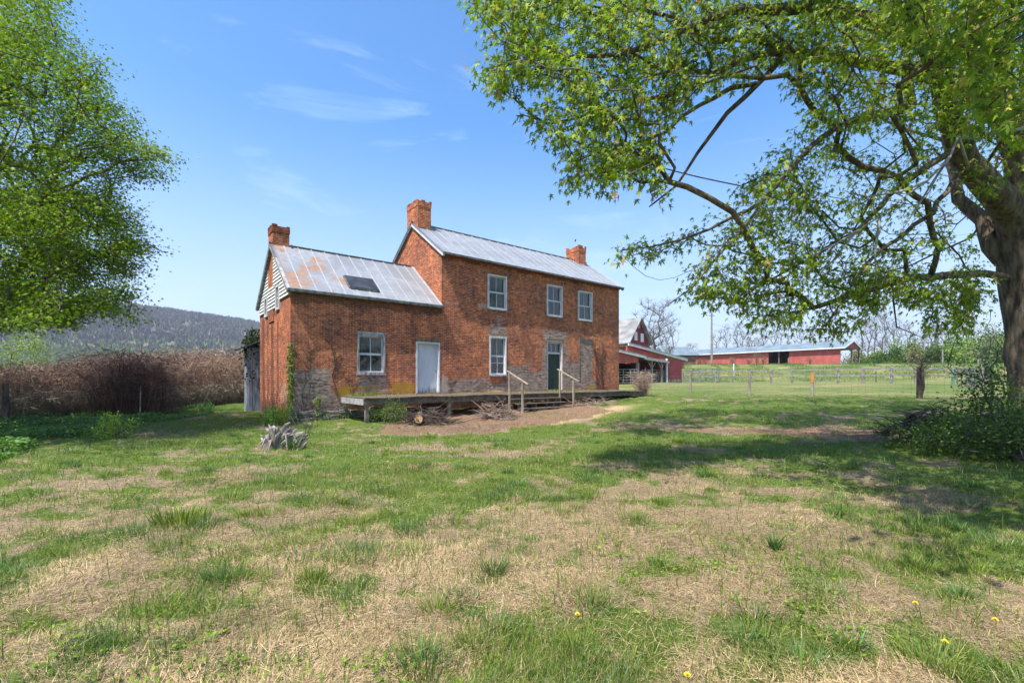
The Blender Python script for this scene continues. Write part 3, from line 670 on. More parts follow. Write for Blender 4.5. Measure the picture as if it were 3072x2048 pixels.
# floors keep the inside dark
MB().box(-LW + .3, LM - .3, .8, .9, 0, HM - .5).build('inner_partition', M['dark'], house) if False else None
MB().box(-LW + .05, -.05, .3, D - .05, HW - .45, HW - .4).box(.05, LM - .05, .3, D - .05, 4.2, 4.25).box(.05, LM - .05, .3, D - .05, HM - .3, HM - .25).box(-LW + .05, LM - .05, .3, D - .05, .75, .8).build('floor', M['dark'], house)

# brick corbel under the main eave
cb = MB().box(-.02, LM + .02, -.06, -.004, HM - .24, HM - .16).box(-.04, LM + .04, -.115, -.005, HM - .158, HM - .06)
cb.build('eave_corbel', M['brick_plain'] if 'brick_plain' in M else simple('brick_plain', (.16, .05, .03), (.34, .10, .05), 12, .9, bstr=.6), house)

def roofslab(name, t0, t1, hb, hr, over, mat, sp, rustf=None, thick=.05, seam_w=.03):
    """front+rear slopes; over = eave overhang"""
    sl = (hr - hb) / (D / 2); pts = []
    n = int((t1 - t0) / .2) + 1; m = 16
    for sgn, nm in ((1, 'front'), (-1, 'rear')):
        T, Q = np.meshgrid(np.linspace(t0, t1, n), np.linspace(0, 1, m), indexing='ij')
        y = -over + (D / 2 + over) * Q; z = hb + sl * y + .06 + .010 * (n4.fbm(T * 1.2 + 5, Q * 3, 2) - .5)
        yy = y if sgn == 1 else D - y
        V = np.stack([T, yy, z], -1).reshape(-1, 3); nv = len(V); V2 = V.copy(); V2[:, 2] -= thick
        i = np.arange(n - 1)[:, None] * m + np.arange(m - 1)[None]; f = np.stack([i, i + m, i + m + 1, i + 1], -1).reshape(-1, 4)
        f2 = f[:, ::-1] + nv
        rim = []
        def edge(ix):
            for a, b in zip(ix[:-1], ix[1:]): rim.append((a, b, b + nv, a + nv))
        edge([k * m for k in range(n)]); edge(list(range(m))[::-1]); edge([(n - 1) * m + k for k in range(m)])
        FF = np.concatenate([f, f2, np.array(rim)]); rust = rustf(T.ravel(), Q.ravel()) if rustf and sgn == 1 else np.zeros(nv)
        if sgn == -1: FF = FF[:, ::-1]
        o = npmesh(nm + '_roof', np.concatenate([V, V2]), FF, 4, mat, house, attrs={'rust': np.concatenate([rust, rust])})
        sm = MB()
        k = t0 + sp
        while k < t1 - .1:
            a = (k, -over + .01, hb + sl * (-over) + .075); b = (k, D / 2 - .01, hr + .075)
            if sgn == -1: a = (k, D - a[1], a[2]); b = (k, D - b[1], b[2])
            sm.beam(a, b, seam_w, .03); k += sp
        sm.build('roof_seam', M['seam'], o)
        if sgn == 1: main = o
    MB().beam((t0 - .005, D / 2, hr + .085), (t1 + .005, D / 2, hr + .085), .10, .05).build('ridge_cap', M['gutter'], main)
    return main
def rustw(T, Q):
    s = (T + LW) / LW
    r = .40 - .62 * s + .55 * np.exp(-((s - .03) ** 2 / .006 + (Q - .12) ** 2 / .05)) + .30 * np.exp(-((s - .18) ** 2 / .01 + (Q - .55) ** 2 / .08)) + .25 * np.exp(-((s - .36) ** 2 / .004 + (Q - .35) ** 2 / .1))
    return np.clip(r, -.4, 1.1)
wroof = roofslab('wing', -LW - .16, -.004, HW, RW, .15, M['roofrust'], .545, rustw)
mroof = roofslab('main', -.12, LM + .14, HM, RM, .30, M['roof'], .60)
wsl = (RW - HW) / (D / 2); msl = (RM - HM) / (D / 2)
# apron flashings
MB().beam((-.07, -.10, HW - .06 + .09 - .1 * wsl * 0), (-.07, D / 2, RW + .10), .13, .02).build('side_flashing', M['seam'], wroof)
# gutter and fascia
MB().beam((-LW - .14, -.18, HW - .055), (-.01, -.18, HW - .055), .10, .13).build('gutter', M['gutter'], house, bevel=.02)
MB().beam((-.1, -.30, HM - .16), (LM + .12, -.30, HM - .16), .04, .09).build('eave_board', M['gutter'], house)
# rake boards
rk = MB().beam((-LW - .09, -.15, HW - .1), (-LW - .09, D / 2, RW - .03), .12, .12).beam((-LW - .09, D + .15, HW - .1), (-LW - .09, D / 2, RW - .03), .12, .12)
rk.build('wing_rake_board', M['paint_grey'], house)
rk = MB().beam((-.06, -.28, HM - .26), (-.06, D / 2, RM - .08), .09, .10).build('main_rake_board', M['paint'], house)
MB().beam((-.06, D + .28, HM - .26), (-.06, D / 2, RM - .08), .09, .12).build('rear_rake_board', M['gutter'], house)
MB().beam((LM + .07, -.28, HM - .26), (LM + .07, D / 2, RM - .08), .09, .12).build('rake_board', M['gutter'], house)

# clapboards over the wing gable, either side of the brick chimney breast
CB0, CB1 = 2.72, 3.62
def claps(name, d0, d1, zlow, holes):
    m = MB(); z = zlow; tp = gtop(HW - .03, RW - .16)
    while z < RW:
        # course spans
        def span(zz):
            half = (RW - .16 - zz) / (RW - .16 - HW + .03) * (D / 2) if zz > HW - .03 else D / 2
            return max(d0, D / 2 - half), min(d1, D / 2 + half)
        a0, a1 = span(z); b0, b1 = span(z + .135)
        if a1 - a0 < .05: break
        segs = [(a0, a1, b0, b1)]
        for h in holes:
            if h[2] - .05 < z < h[3] + .02:
                segs = [s for q in segs for s in ([(q[0], h[0] - .06, q[2], h[0] - .06), (h[1] + .06, q[1], h[1] + .06, q[3])])]
        for (p0, p1, q0, q1) in segs:
            if p1 - p0 < .03: continue
            q0 = max(q0, p0); q1 = min(q1, p1); q1 = max(q1, q0 + .005)
            x0, x1 = -LW - .055, -LW - .028; j = random.uniform(-.006, .006)
            b = len(m.v); m.v += [(x0 + j, p0, z), (x0 + j, p1, z), (x1, q1, z + .135), (x1, q0, z + .135), (-LW - .004, p0, z), (-LW - .004, p1, z), (-LW - .004, q1, z + .135), (-LW - .004, q0, z + .135)]
            for q in ((0, 3, 2, 1), (4, 5, 1, 0), (0, 4, 7, 3), (1, 2, 6, 5), (3, 7, 6, 2)): m.f.append(tuple(b + i for i in q))
        z += .14
    m.build(name, M['clap'], house)
claps('clapboard_siding', .02, 1.60, 4.72, []); claps('clapboard_siding', 1.60, CB0 - .01, 5.42, []); claps('clapboard_siding', CB1 + .01, D - .02, 4.5, gw)

# chimneys (wall strip, stack, corbel, broken crown)
brick_ch = None
def uvbox(m, x0, x1, y0, y1, z0, z1):
    for pts, ax in ((((x0, y0, z0), (x1, y0, z0), (x1, y0, z1), (x0, y0, z1)), 0), (((x1, y1, z0), (x0, y1, z0), (x0, y1, z1), (x1, y1, z1)), 0),
                    (((x0, y1, z0), (x0, y0, z0), (x0, y0, z1), (x0, y1, z1)), 1), (((x1, y0, z0), (x1, y1, z0), (x1, y1, z1), (x1, y0, z1)), 1)):
        m.face(pts, [(p[ax], p[2]) for p in pts])
    m.face([(x0, y0, z1), (x1, y0, z1), (x1, y1, z1), (x0, y1, z1)], [(x0, y0), (x1, y0), (x1, y1), (x0, y1)])
    m.face([(x0, y1, z0), (x1, y1, z0), (x1, y0, z0), (x0, y0, z0)], [(x0, y0), (x1, y0), (x1, y1), (x0, y1)])
def chimney(t0, t1, d0, d1, zb, zt, seed, proud=.0, flare=.05, parent=None, dark=False):
    r = random.Random(seed); m = MB(); body = m
    uvbox(m, t0, t1, d0, d1, zb, zt - .42)
    if dark: m = MB()
    for k, (e, a, b) in enumerate(((.0, .42, .345), (.02, .343, .27), (.02, .268, .10))): uvbox(m, t0 - e, t1 + e, d0 - e, d1 + e, zt - a, zt - b)
    # ragged top course, single bricks
    x = t0 - .03
    while x < t1:
        for y0 in (d0 - .03, d1 - .08):
            if r.random() < .72: uvbox(m, x + .003, min(x + .2, t1 + .03), y0, y0 + .11, zt - .098, zt - .098 + r.choice((.07, .07, .14)))
        x += .215
    y = d0 + .07
    while y < d1 - .1:
        for x0 in (t0 - .03, t1 - .08):
            if r.random() < .7: uvbox(m, x0, x0 + .11, y, min(y + .2, d1 - .07), zt - .098, zt - .098 + .07)
        y += .215
    o = body.build('chimney', M['brickch'], parent)
    if dark: m.build('sooty_crown', M['brickdark'], o)
    ft, fd = .05, .05
    MB().box(t0 + .1, t1 - .1, d0 + .1, d1 - .1, zt - .3, zt - .0985).build('flue', M['dark'], o)
    return o
def brickmod(name, tint):
    m = M['brick'].copy(); m.name = name; nt = m.node_tree; bs = nt.nodes['Principled BSDF']
    src = bs.inputs['Base Color'].links[0].from_socket
    L(nt, mixn(nt, 1.0, src, tint, 'MULTIPLY'), bs.inputs['Base Color']); return m
M['brickch'] = brickmod('chimney_brick', (1.05, 1.0, .95)); M['brickdark'] = brickmod('sooty_brick', (.62, .55, .52))
# wing stack (exposed breast runs down the gable)
m = MB(); uvbox(m, -LW - .035, -LW + .3, CB0, CB1, 4.0, RW - .02); m.build('chimney_breast', M['brickch'], house)
c1 = chimney(-LW - .035, -LW + .60, CB0 + .04, CB1, RW - .9, 8.06, 1, parent=wroof, dark=True); c1['label'] = 'soot stained chimney with broken top courses'
c2 = chimney(0 - .003, .72, 2.30, 3.50, RM - 1.2, 10.52, 2, parent=mroof)
tR, zR = front(1704, 781, 2.3)
c3 = chimney(LM - 1.22, LM - .52, 2.30, 3.40, RM - 1.2, 10.30, 3, parent=mroof)
# flashing round the stacks
MB().box(-LW + .02, -LW + .72, CB0 - .04, CB0 - .004, RW - .52, RW - .13).box(-LW + .664, -LW + .70, CB0 - .03, D / 2, RW - .5, RW + .12).build('flashing', M['gutter'], c1)
a = RM - .46
MB().box(.02, .9, 2.26, 2.297, a, a + .2).build('flashing', M['gutter'], c2)
m = MB(); m.beam((LM - 1.50, 1.9, HM + msl * 1.9 + .09), (LM - 1.5, D / 2, RM + .1), .10, .02).box(LM - 1.5, LM - .7, 2.26, 2.297, a, a + .2); m.build('flashing', M['seam'], c3)

# skylight panel on the wing roof
def onroof(u, v, hb, sl):
    k = (u - 1536) / F; lo, hi = -.2, D / 2
    for _ in range(40):
        md = (lo + hi) / 2; t, z = front(u, v, md)
        if z > hb + sl * md + .06: lo = md
        else: hi = md
    return t, md
pp = [onroof(u * 1.3061, v * 1.3061, HW, wsl) for u, v in ((790, 637), (858, 645), (868, 670), (806, 663.5))]
print('skylight', pp)
t0 = np.mean([pp[0][0], pp[3][0]]); t1 = np.mean([pp[1][0], pp[2][0]]); dA = np.mean([pp[2][1], pp[3][1]]); dB = np.mean([pp[0][1], pp[1][1]])
m = MB(); zf = lambda d: HW + wsl * d
for (a0, a1, b0, b1, h0, h1) in ((t0, t1, dA, dB, .09, .15),):
    pts = [(a0, b0, zf(b0) + h0), (a1, b0, zf(b0) + h0), (a1, b1, zf(b1) + h0), (a0, b1, zf(b1) + h0)]; top = [(p[0], p[1], p[2] + h1 - h0) for p in pts]
    m.face(top); m.face(pts[::-1]); [m.face([pts[i], pts[(i + 1) % 4], top[(i + 1) % 4], top[i]]) for i in range(4)]
sk = m.build('skylight', M['panel'], wroof); setp(sk, 'dark covered skylight panel on the rusty wing roof')
MB().beam((t0, dA - .03, zf(dA) + .09), (t1, dA - .03, zf(dA) + .09), .05, .06).beam((t0 - .03, dA, zf(dA) + .1), (t0 - .03, dB, zf(dB) + .1), .04, .07).build('skylight_frame', M['gutter'], sk)

# windows
def window(r, name='window', curtain=0, deep=.10, storm=False, frame='paint', rows=2, parent=None, sill=True, cmat='curtain'):
    a, b, z0, z1 = r; fw = .075
    f = MB()
    f.box(a, a + fw, deep - .13, deep + .06, z0, z1).box(b - fw, b, deep - .13, deep + .06, z0, z1)
    f.box(a + fw, b - fw, deep - .13, deep + .06, z1 - fw, z1).box(a + fw, b - fw, deep - .15, deep + .06, z0, z0 + .07)
    fo = f.build(name, M[frame], house)
    if sill: MB().box(a - .04, b + .04, -.06, deep - .135, z0 - .045, z0 + .02).build('sill', M['paint_grey'], fo)
    ia, ib, iz0, iz1 = a + fw, b - fw, z0 + .07, z1 - fw; zm = (iz0 + iz1) / 2; sw = .05
    s = MB()
    def sash(zl, zh, y):
        s.box(ia, ia + sw, y, y + .035, zl, zh).box(ib - sw, ib, y, y + .035, zl, zh).box(ia + sw, ib - sw, y, y + .035, zh - sw * .8, zh).box(ia + sw, ib - sw, y, y + .035, zl, zl + sw)
        mc = (ia + ib) / 2; s.box(mc - .013, mc + .013, y + .005, y + .03, zl + sw, zh - sw * .8)
    sash(iz0, zm, deep - .04); sash(zm, iz1, deep)
    if storm: s.box(ia + sw, ib - sw, deep - .034, deep - .012, (iz0 + zm) / 2 + .1, (iz0 + zm) / 2 + .12)
    s.build('sash', M['paint'], fo)
    g = MB().face([(ia, deep - .02, iz0), (ib, deep - .02, iz0), (ib, deep - .02, zm), (ia, deep - .02, zm)]).face([(ia, deep + .015, zm), (ib, deep + .015, zm), (ib, deep + .015, iz1), (ia, deep + .015, iz1)])
    g.build('glass', M['glass'], fo)
    if curtain:
        c = MB(); n = 26
        def drape(x0, x1, zb, zt, yb=.10):
            for i in range(n):
                p = x0 + (x1 - x0) * i / n; q = x0 + (x1 - x0) * (i + 1) / n
                y1_ = deep + yb + .025 * math.sin(i * 1.3); y2_ = deep + yb + .025 * math.sin((i + 1) * 1.3)
                c.face([(p, y1_, zb), (q, y2_, zb), (q, y2_, zt), (p, y1_, zt)])
        w = ib - ia
        if curtain == 1: drape(ia, ib, iz0, iz1)
        elif curtain == 2: drape(ia, ia + w * .36, iz0, iz1); drape(ia + w * .60, ib, iz0, iz1); drape(ia + w * .36, ia + w * .6, zm, iz1, .14)
        elif curtain == 3: drape(ia + w * .5, ib, zm * .5 + iz0 * .5, iz1)
        elif curtain == 4: drape(ia, ib, zm, iz1)
        c.build('curtain', M[cmat], fo, smooth=True)
    # near-black sheet standing in for the unlit room
    bkd = MB().box(a, b, deep + .35, deep + .37, z0, z1); bkd.build('inner_shade_panel', M['dark'], fo)
    return fo
w = window(R_W1, curtain=4, frame='paint_grey', cmat='lace'); setp(w, 'grey framed two over two sash window in the wing')
window(R_W2, curtain=1, deep=.06); window(R_W3, curtain=2, deep=.06); window(R_W4, curtain=1, deep=.06)
window(R_W5, curtain=3, storm=True, cmat='curtain')
for (a, b, z0, z1) in gw:
    f = MB().box(-LW - .05, -LW + .06, a, a + .09, z0, z1).box(-LW - .05, -LW + .06, b - .09, b, z0, z1).box(-LW - .05, -LW + .06, a + .09, b - .09, z1 - .08, z1).box(-LW - .07, -LW + .06, a + .09, b - .09, z0, z0 + .08)
    fo = f.build('attic_window', M['paint'], house)
    MB().box(-LW + .0, -LW + .02, (a + b) / 2 - .015, (a + b) / 2 + .015, z0 + .08, z1 - .08).box(-LW, -LW + .02, a + .09, b - .09, (z0 + z1) / 2 - .02, (z0 + z1) / 2 + .02).build('sash', M['paint'], fo)
    MB().box(-LW + .03, -LW + .035, a + .09, b - .09, z0 + .08, z1 - .08).build('glass', M['glass'], fo); MB().box(-LW + .3, -LW + .31, a, b, z0, z1).build('inner_shade_panel', M['dark'], fo)  # last box is a near-black sheet for the unlit attic

# doors
def doorframe(r, fw, deep):
    a, b, z0, z1 = r
    f = MB().box(a, a + fw, deep - .12, deep + .08, z0, z1).box(b - fw, b, deep - .12, deep + .08, z0, z1).box(a + fw, b - fw, deep - .12, deep + .08, z1 - fw, z1)
    return f
a, b, z0, z1 = R_D1; fo = doorframe(R_D1, .075, .10).build('door_frame', M['paint'], house)
MB().box(a - .03, b + .03, -.10, .2, z0 - .02, z0 + .045).build('threshold', M['wood'], fo)
dr = MB().box(a + .078, b - .078, .14, .18, z0 + .05, z1 - .078)
ia, ib, iz0, iz1 = a + .078, b - .078, z0 + .05, z1 - .078; w = ib - ia; h = iz1 - iz0
for (x0, x1, y0, y1) in ((.12, .46, .80, .95), (.54, .88, .80, .95), (.12, .46, .42, .75), (.54, .88, .42, .75), (.12, .46, .07, .36), (.54, .88, .07, .36)):
    X_, Y_, Z_, W_ = ia + w * x0, ia + w * x1, iz0 + h * y0, iz0 + h * y1
    dr.box(X_, Y_, .134, .139, Z_, Z_ + .02).box(X_, Y_, .134, .139, W_ - .02, W_).box(X_, X_ + .02, .134, .139, Z_ + .02, W_ - .02).box(Y_ - .02, Y_, .134, .139, Z_ + .02, W_ - .02)
dr.box(ia, ib, .136, .139, iz0 + .62, iz0 + .632)
m, nt, bs = newmat('peeling_white_door'); v = objvec(nt)
sepx = N(nt, 'ShaderNodeSeparateXYZ'); L(nt, v, sepx.inputs[0])
c = ramp(nt, noise(nt, objvec(nt, (1, 1, .3)), 3, 6), .2, .6, (.44, .47, .53), (.60, .63, .69))
f = math_(nt, 'ADD', math_(nt, 'MULTIPLY', math_(nt, 'SUBTRACT', 1.55, sepx.outputs[2]), 1.5), math_(nt, 'MULTIPLY', math_(nt, 'SUBTRACT', noise(nt, objvec(nt, (9, 1, .8)), 3, 5, .7), .5), 2.2))
c = mixn(nt, ramp(nt, f, .45, .95), c, (.13, .13, .14)); L(nt, c, bs.inputs['Base Color']); bs.inputs['Roughness'].default_value = .6
do = dr.build('door', m, house); setp(do, 'white panelled door scuffed dark along its foot')
MB().tube([(ib - .07, .135, iz0 + .95), (ib - .07, .09, iz0 + .95)], [.012, .028], 8).build('door_knob', M['gutter'], do)
a, b, z0, z1 = R_D2; fo = doorframe(R_D2, .075, .14).build('door_frame', M['paint'], house); ztr = z0 + 2.03
MB().box(a + .078, b - .078, .10, .2, ztr, ztr + .07).build('transom_bar', M['paint'], fo)
MB().box(a - .03, b + .03, -.08, .25, z0 - .02, z0 + .04).build('threshold', M['wood'], fo)
dr = MB().box(a + .078, b - .078, .22, .27, z0 + .045, ztr - .005); ia, ib, iz0, iz1 = a + .078, b - .078, z0 + .045, ztr - .005; w = ib - ia; h = iz1 - iz0
for (x0, x1, y0, y1) in ((.12, .46, .72, .94), (.54, .88, .72, .94), (.12, .46, .40, .66), (.54, .88, .40, .66), (.12, .46, .07, .33), (.54, .88, .07, .33)):
    X_, Y_, Z_, W_ = ia + w * x0, ia + w * x1, iz0 + h * y0, iz0 + h * y1
    dr.box(X_, Y_, .213, .219, Z_, Z_ + .02).box(X_, Y_, .213, .219, W_ - .02, W_).box(X_, X_ + .02, .213, .219, Z_ + .02, W_ - .02).box(Y_ - .02, Y_, .213, .219, Z_ + .02, W_ - .02)
do = dr.build('door', M['greenpaint'], house); setp(do, 'dark green panelled door under a small transom')
MB().tube([(ia + .07, .215, iz0 + .95), (ia + .07, .17, iz0 + .95)], [.012, .028], 8).build('door_knob', M['gutter'], do)
tr = MB().box(ia, ib, .15, .18, ztr + .075, ztr + .11).box(ia, ib, .15, .18, z1 - .15, z1 - .078)
for k in (0, 1, 2, 3): x = ia + (ib - ia) * k / 3; tr.box(x - .018, x + .018, .152, .178, ztr + .11, z1 - .15)
tro = tr.build('transom_window', M['paint'], house)
MB().box(ia, ib, .165, .168, ztr + .11, z1 - .15).build('glass', M['glass'], tro); MB().box(ia, ib, .4, .41, ztr, z1).build('inner_shade_panel', M['dark'], tro)  # dark sheet behind the glass colours in the unlit interior
MB().box(a, b, .145, .215, z1 - .09, z1 - .079).build('lintel_soffit', M['paint'], fo)
# wooden lintels
MB().box(R_W1[0] - .03, R_W1[1] + .03, -.05, .02, R_W1[3] + .003, R_W1[3] + .09).build('window_head', M['paint_grey'], house)
MB().box(R_D1[0] - .03, R_D1[1] + .03, -.035, .02, R_D1[3] + .003, R_D1[3] + .10).build('door_head', M['wood'], house)
MB().box(R_D2[0] - .03, R_D2[1] + .03, -.02, .02, R_D2[3] + .003, R_D2[3] + .07).build('door_head', M['wood'], house)
tb0, zb1 = front(1737.8, 1017.5); tb1, _ = front(1777, 1017.5)
m = MB().box(tb0 - .02, tb1 + .02, -.03, .02, zb1, zb1 + .09).box(tb0 - .03, tb0 + .02, -.028, .02, 1.6, zb1 - .003); m.build('bricked_up_opening_frame', M['wood'], house)

# stone footing ledge at the foot of the wing
ft = MB()
x = -LW - .08
while x < -.2:
    w_ = random.uniform(.18, .45); z = -.3
    while z < .35:
        h_ = random.uniform(.07, .15); ft.box(x, x + w_ - .01, -random.uniform(.04, .12), .02, z, z + h_ - .01); z += h_
    x += w_
ft.build('stone_footing', M['stone'], house, bevel=.015)

# ivy-hung plank lean-to behind the wing gable
lt = thing('plank_outhouse', 'small grey plank outhouse draped in ivy behind the wing', 'shed', (X0, Y0, 0), TH)
dl0, zl1 = 5.72, 3.3
m = MB()
for k in range(6): m.box(-LW - .42 + k * .16, -LW - .42 + k * .16 + .15, 5.9 + .01 * (k % 2), 5.95 + .01 * (k % 2), -.1, 3.05)
for k in range(3): m.box(-LW - .47 - .01 * (k % 2), -LW - .422 - .01 * (k % 2), 5.95 + k * .25, 5.95 + k * .25 + .24, -.1, 3.05)
m.build('plank_wall', simple('blue_grey_plank', (.16, .18, .22), (.40, .43, .48), 5, .8, (3, 3, .3), bstr=.3), lt)
MB().beam((-LW - .85, 6.35, 2.95), (-LW + .9, 6.35, 3.85), 1.1, .08, up=(0, 0, 1)).build('roof', M['gutter'], lt)

# ------------------------------------------------------------------ deck and steps
deck = thing('wooden_deck', 'long low weathered timber deck running along the front of the brick house', 'deck', (X0, Y0, 0), TH)
DZ = EYE - .655; DD = -2.43
m = MB(); k = -4.48
while k < 11.95:
    w_ = .14; sag = .012 * math.sin(k * 2.1) + random.uniform(-.004, .004)
    m.box(k, min(k + w_ - .008, 11.95), DD - random.uniform(0, .05), -.14, DZ - .035 + sag, DZ + sag); k += w_
m.build('deck_boards', M['deckwood'], deck)
MB().box(-4.50, 11.97, DD + .03, DD + .075, DZ - .26, DZ - .05).build('fascia_board', M['deckwood'], deck)
MB().box(-4.53, -4.485, DD + .08, -.05, DZ - .26, DZ - .05).build('end_board', M['paint_grey'], deck)
MB().box(11.96, 12.0, DD + .08, -.05, DZ - .26, DZ - .05).build('end_board', M['paint_grey'], deck)
for t in (-4.37, -1.0, 1.9, 5.0, 8.4, 11.85):
    x, y = loc2w(t, DD + .14); z = float(ground_z(x, y))
    MB().box(t - .065, t + .065, DD + .08, DD + .2, z - .2, DZ - .055).build('post', M['wood'], deck)
for t in (-3.0, .4, 3.6, 7.0, 10.2):
    MB().box(t - .03, t + .03, DD + .25, -.1, DZ - .2, DZ - .055).build('joist', M['wood'], deck)
# dry thatch of dead grass on the deck is separate stuff
stp = thing('wooden_steps', 'rotting wooden porch steps with two sloping handrails below the green door', 'steps', (X0, Y0, 0), TH)
sa, sb = 2.05, 4.95
for i, (z, d) in enumerate(((.745, DD - .16), (.545, DD - .46), (.345, DD - .76))):
    MB().box(sa - .05 + .02 * i, sb + .08 - .03 * i, d - .16, d + .12, z - .04, z).build('tread', M['deckwood'], stp)
for i, (d, zt) in enumerate(((DD - .17, .70), (DD - .47, .50), (DD - .77, .30))):
    for t in (sa + .35 + .1 * i, sa + 1.15 - .12 * i, sa + 2.0 + .1 * i, sb - .35): MB().box(t - .035, t + .035, d - .09, d + .09, -.05, zt).build('riser_block', M['wood'], stp)
for t in (sa - .1, sb + .1):
    zg = .05
    p0, p1 = (t, DD - .06, 1.86), (t, DD - .98, 1.44)
    if t > 3: p0, p1 = (t, DD - .06, 1.98), (t, DD - .98, 1.55)
    MB().beam((t, DD - .06, zg), (p0[0], p0[1], p0[2]), .075, .075).build('rail_post', M['railwood'], stp)
    MB().beam((t, DD - .95, zg - .05), (t, DD - .95, p1[2]), .075, .075).build('rail_post', M['railwood'], stp)
    MB().beam((t, p0[1] + .16, p0[2] + .10), (t, p1[1] - .32, p1[2] - .06), .085, .04).build('handrail', M['railwood'], stp)

# dead grass and weeds growing along the deck and in front of the wall
def tuftrow(name, label, cat, spots, cols, ln, wd, mat, parent=None, kind='stuff', up=(.4, .98)):
    A = Acc()
    for (t0, t1, d0, d1, z, n, kindc) in spots:
        t = rng.uniform(t0, t1, n); d = rng.uniform(d0, d1, n); x, y = loc2w(t, d)
        dens = n2.fbm(t * 1.6, d * 3, 3); k = dens > .42; x, y = x[k], y[k]; n_ = len(x)
        an = rng.uniform(0, 2 * np.pi, n_); zz = np.full(n_, z) if z is not None else ground_z(x, y)
        A.add(*strips(np.stack([x, y, zz], 1), np.stack([np.cos(an), np.sin(an)], 1), rng.uniform(up[0], up[1], n_), rng.uniform(.4, 1, n_) * ln, rng.uniform(.6, 1, n_) * wd, rng.uniform(0, .6, n_), gcol(n_, kindc)))
    o = A.build(name, mat); return setp(o, label, cat, kind=kind)
tuftrow('deck_thatch', 'dead grass and leaf litter matted on the deck boards', 'straw',
        [(-4.4, 11.9, -2.3, 0, DZ + .01, 9000, 'brown'), (-4.4, 11.9, -.6, -.02, DZ + .01, 6000, 'straw')], None, .13, .012, M['straw'], up=(0, .35))
tuftrow('deck_weeds', 'green weeds sprouting along the wall on the deck', 'weeds',
        [(-4.4, 11.9, -.45, -.03, DZ, 1300, 'green'), (-4.3, -3.2, -.6, -.03, DZ, 900, 'green'), (2.4, 3.4, -.5, 0, DZ, 500, 'straw'), (6.2, 8.5, -.5, 0, DZ, 700, 'green')], None, .22, .014, M['grass'], up=(.5, .95))

# ------------------------------------------------------------------ tree building
def grow(seeds, spar, attr, bf=.35, step=.35, sag=.0, jit=.04, seed=0, pen=None):
    """balanced spanning tree from seed skeleton to attractors; returns nodes, parents, tip ids"""
    g = np.random.default_rng(seed)
    nodes = [np.array(s, float) for s in seeds]; par = list(spar); pl = []
    for i, p in enumerate(par): pl.append(0 if p < 0 else pl[p] + np.linalg.norm(nodes[i] - nodes[p]))
    if pen: pl = [p + pen.get(i, 0) for i, p in enumerate(pl)]
    A = np.array(attr, float); n = len(A); Nn = np.array(nodes); PL = np.array(pl)
    best = np.full(n, 1e9); bi = np.zeros(n, int)
    for s0 in range(0, n, 500):
        dd = np.linalg.norm(A[s0:s0 + 500, None] - Nn[None], axis=2); c = dd + bf * (PL[None] + dd); bi[s0:s0 + 500] = c.argmin(1); best[s0:s0 + 500] = c.min(1)
    done = np.zeros(n, bool); tips = []
    for _ in range(n):
        j = int(np.argmin(np.where(done, 1e9, best))); done[j] = True
        b = int(bi[j]); a = nodes[b]; e = A[j]; dist = np.linalg.norm(e - a); k = max(1, int(dist / step)); prev = b; new = []
        side_ = g.normal(0, 1, 3) * jit * dist
        for q in range(1, k + 1):
            t = q / k; p = a + (e - a) * t + side_ * math.sin(math.pi * t) + np.array([0, 0, sag * dist * math.sin(math.pi * t)])
            nodes.append(p); par.append(prev); pl.append(pl[prev] + dist / k); prev = len(nodes) - 1; new.append(prev)
        tips.append(prev)
        for q in new[::max(1, len(new) // 4)] + [new[-1]]:
            dd = np.linalg.norm(A - nodes[q], axis=1); c = dd + bf * (pl[q] + dd); m = c < best; best[m] = c[m]; bi[m] = q
    return np.array(nodes), np.array(par), np.array(tips)
def branch_mesh(nodes, par, tips, name, mat, parent, rtip=.008, expo=.5, scale=1.0, floor=None, k0=8, rmin=0.004):
    n = len(nodes); cnt = np.zeros(n); cnt[tips] = 1
    order = np.argsort([-i for i in range(n)])
    for i in range(n - 1, -1, -1):
        if par[i] >= 0: cnt[par[i]] += cnt[i]
    cnt = np.maximum(cnt, 1); r = np.maximum(rtip * cnt ** expo * scale, rmin)
    if floor is not None:
        for i, f in floor.items(): r[i] = max(r[i], f)
    kids = [[] for _ in range(n)]
    for i in range(n):
        if par[i] >= 0: kids[par[i]].append(i)
    m = MB(); stack = [(i, None) for i in range(n) if par[i] < 0]
    while stack:
        i, pr = stack.pop(); chain = [i] if pr is None else [pr, i]
        cur = i
        while kids[cur]:
            ks = sorted(kids[cur], key=lambda q: -r[q])
            for q in ks[1:]: stack.append((q, cur))
            cur = ks[0]; chain.append(cur)
        if len(chain) < 2: continue
        rr = [r[q] for q in chain]
        if pr is not None: rr[0] = min(r[pr] * .8, r[i] * 1.25)
        rm = max(rr); kk = k0 if rm > .06 else (5 if rm > .02 else 3)
        m.tube([nodes[q] for q in chain], rr, kk, cap=False)
    return m.build(name, mat, parent, smooth=True), r
def leafcloud(tips, dirs, npt, spread, size, T, colf, name, parent, droop=.6, seed=1, mat='leaf', ln=1.3):
    g = np.random.default_rng(seed); n = len(tips) * npt; ti = np.repeat(np.arange(len(tips)), npt)
    off = g.normal(0, 1, (n, 3)) * np.asarray(spread); pos = tips[ti] + off - dirs[ti] * g.uniform(-.25, 1, (n, 1)) * np.mean(spread) * ln
    ax = off / (np.linalg.norm(off, axis=1, keepdims=True) + 1e-6) * .6 + dirs[ti] * .5 + g.normal(0, .35, (n, 3)) + np.array([0, 0, -droop])
    nm = g.normal(0, .55, (n, 3)) + np.array([-.15, -.15, 1.0])
    s = g.uniform(size[0], size[1], n)
    V, Fc, C = leaves(pos, ax, nm, s, T, colf(n, g, ti))
    return npmesh(name, V, Fc, 3, M[mat], parent, cols=C)
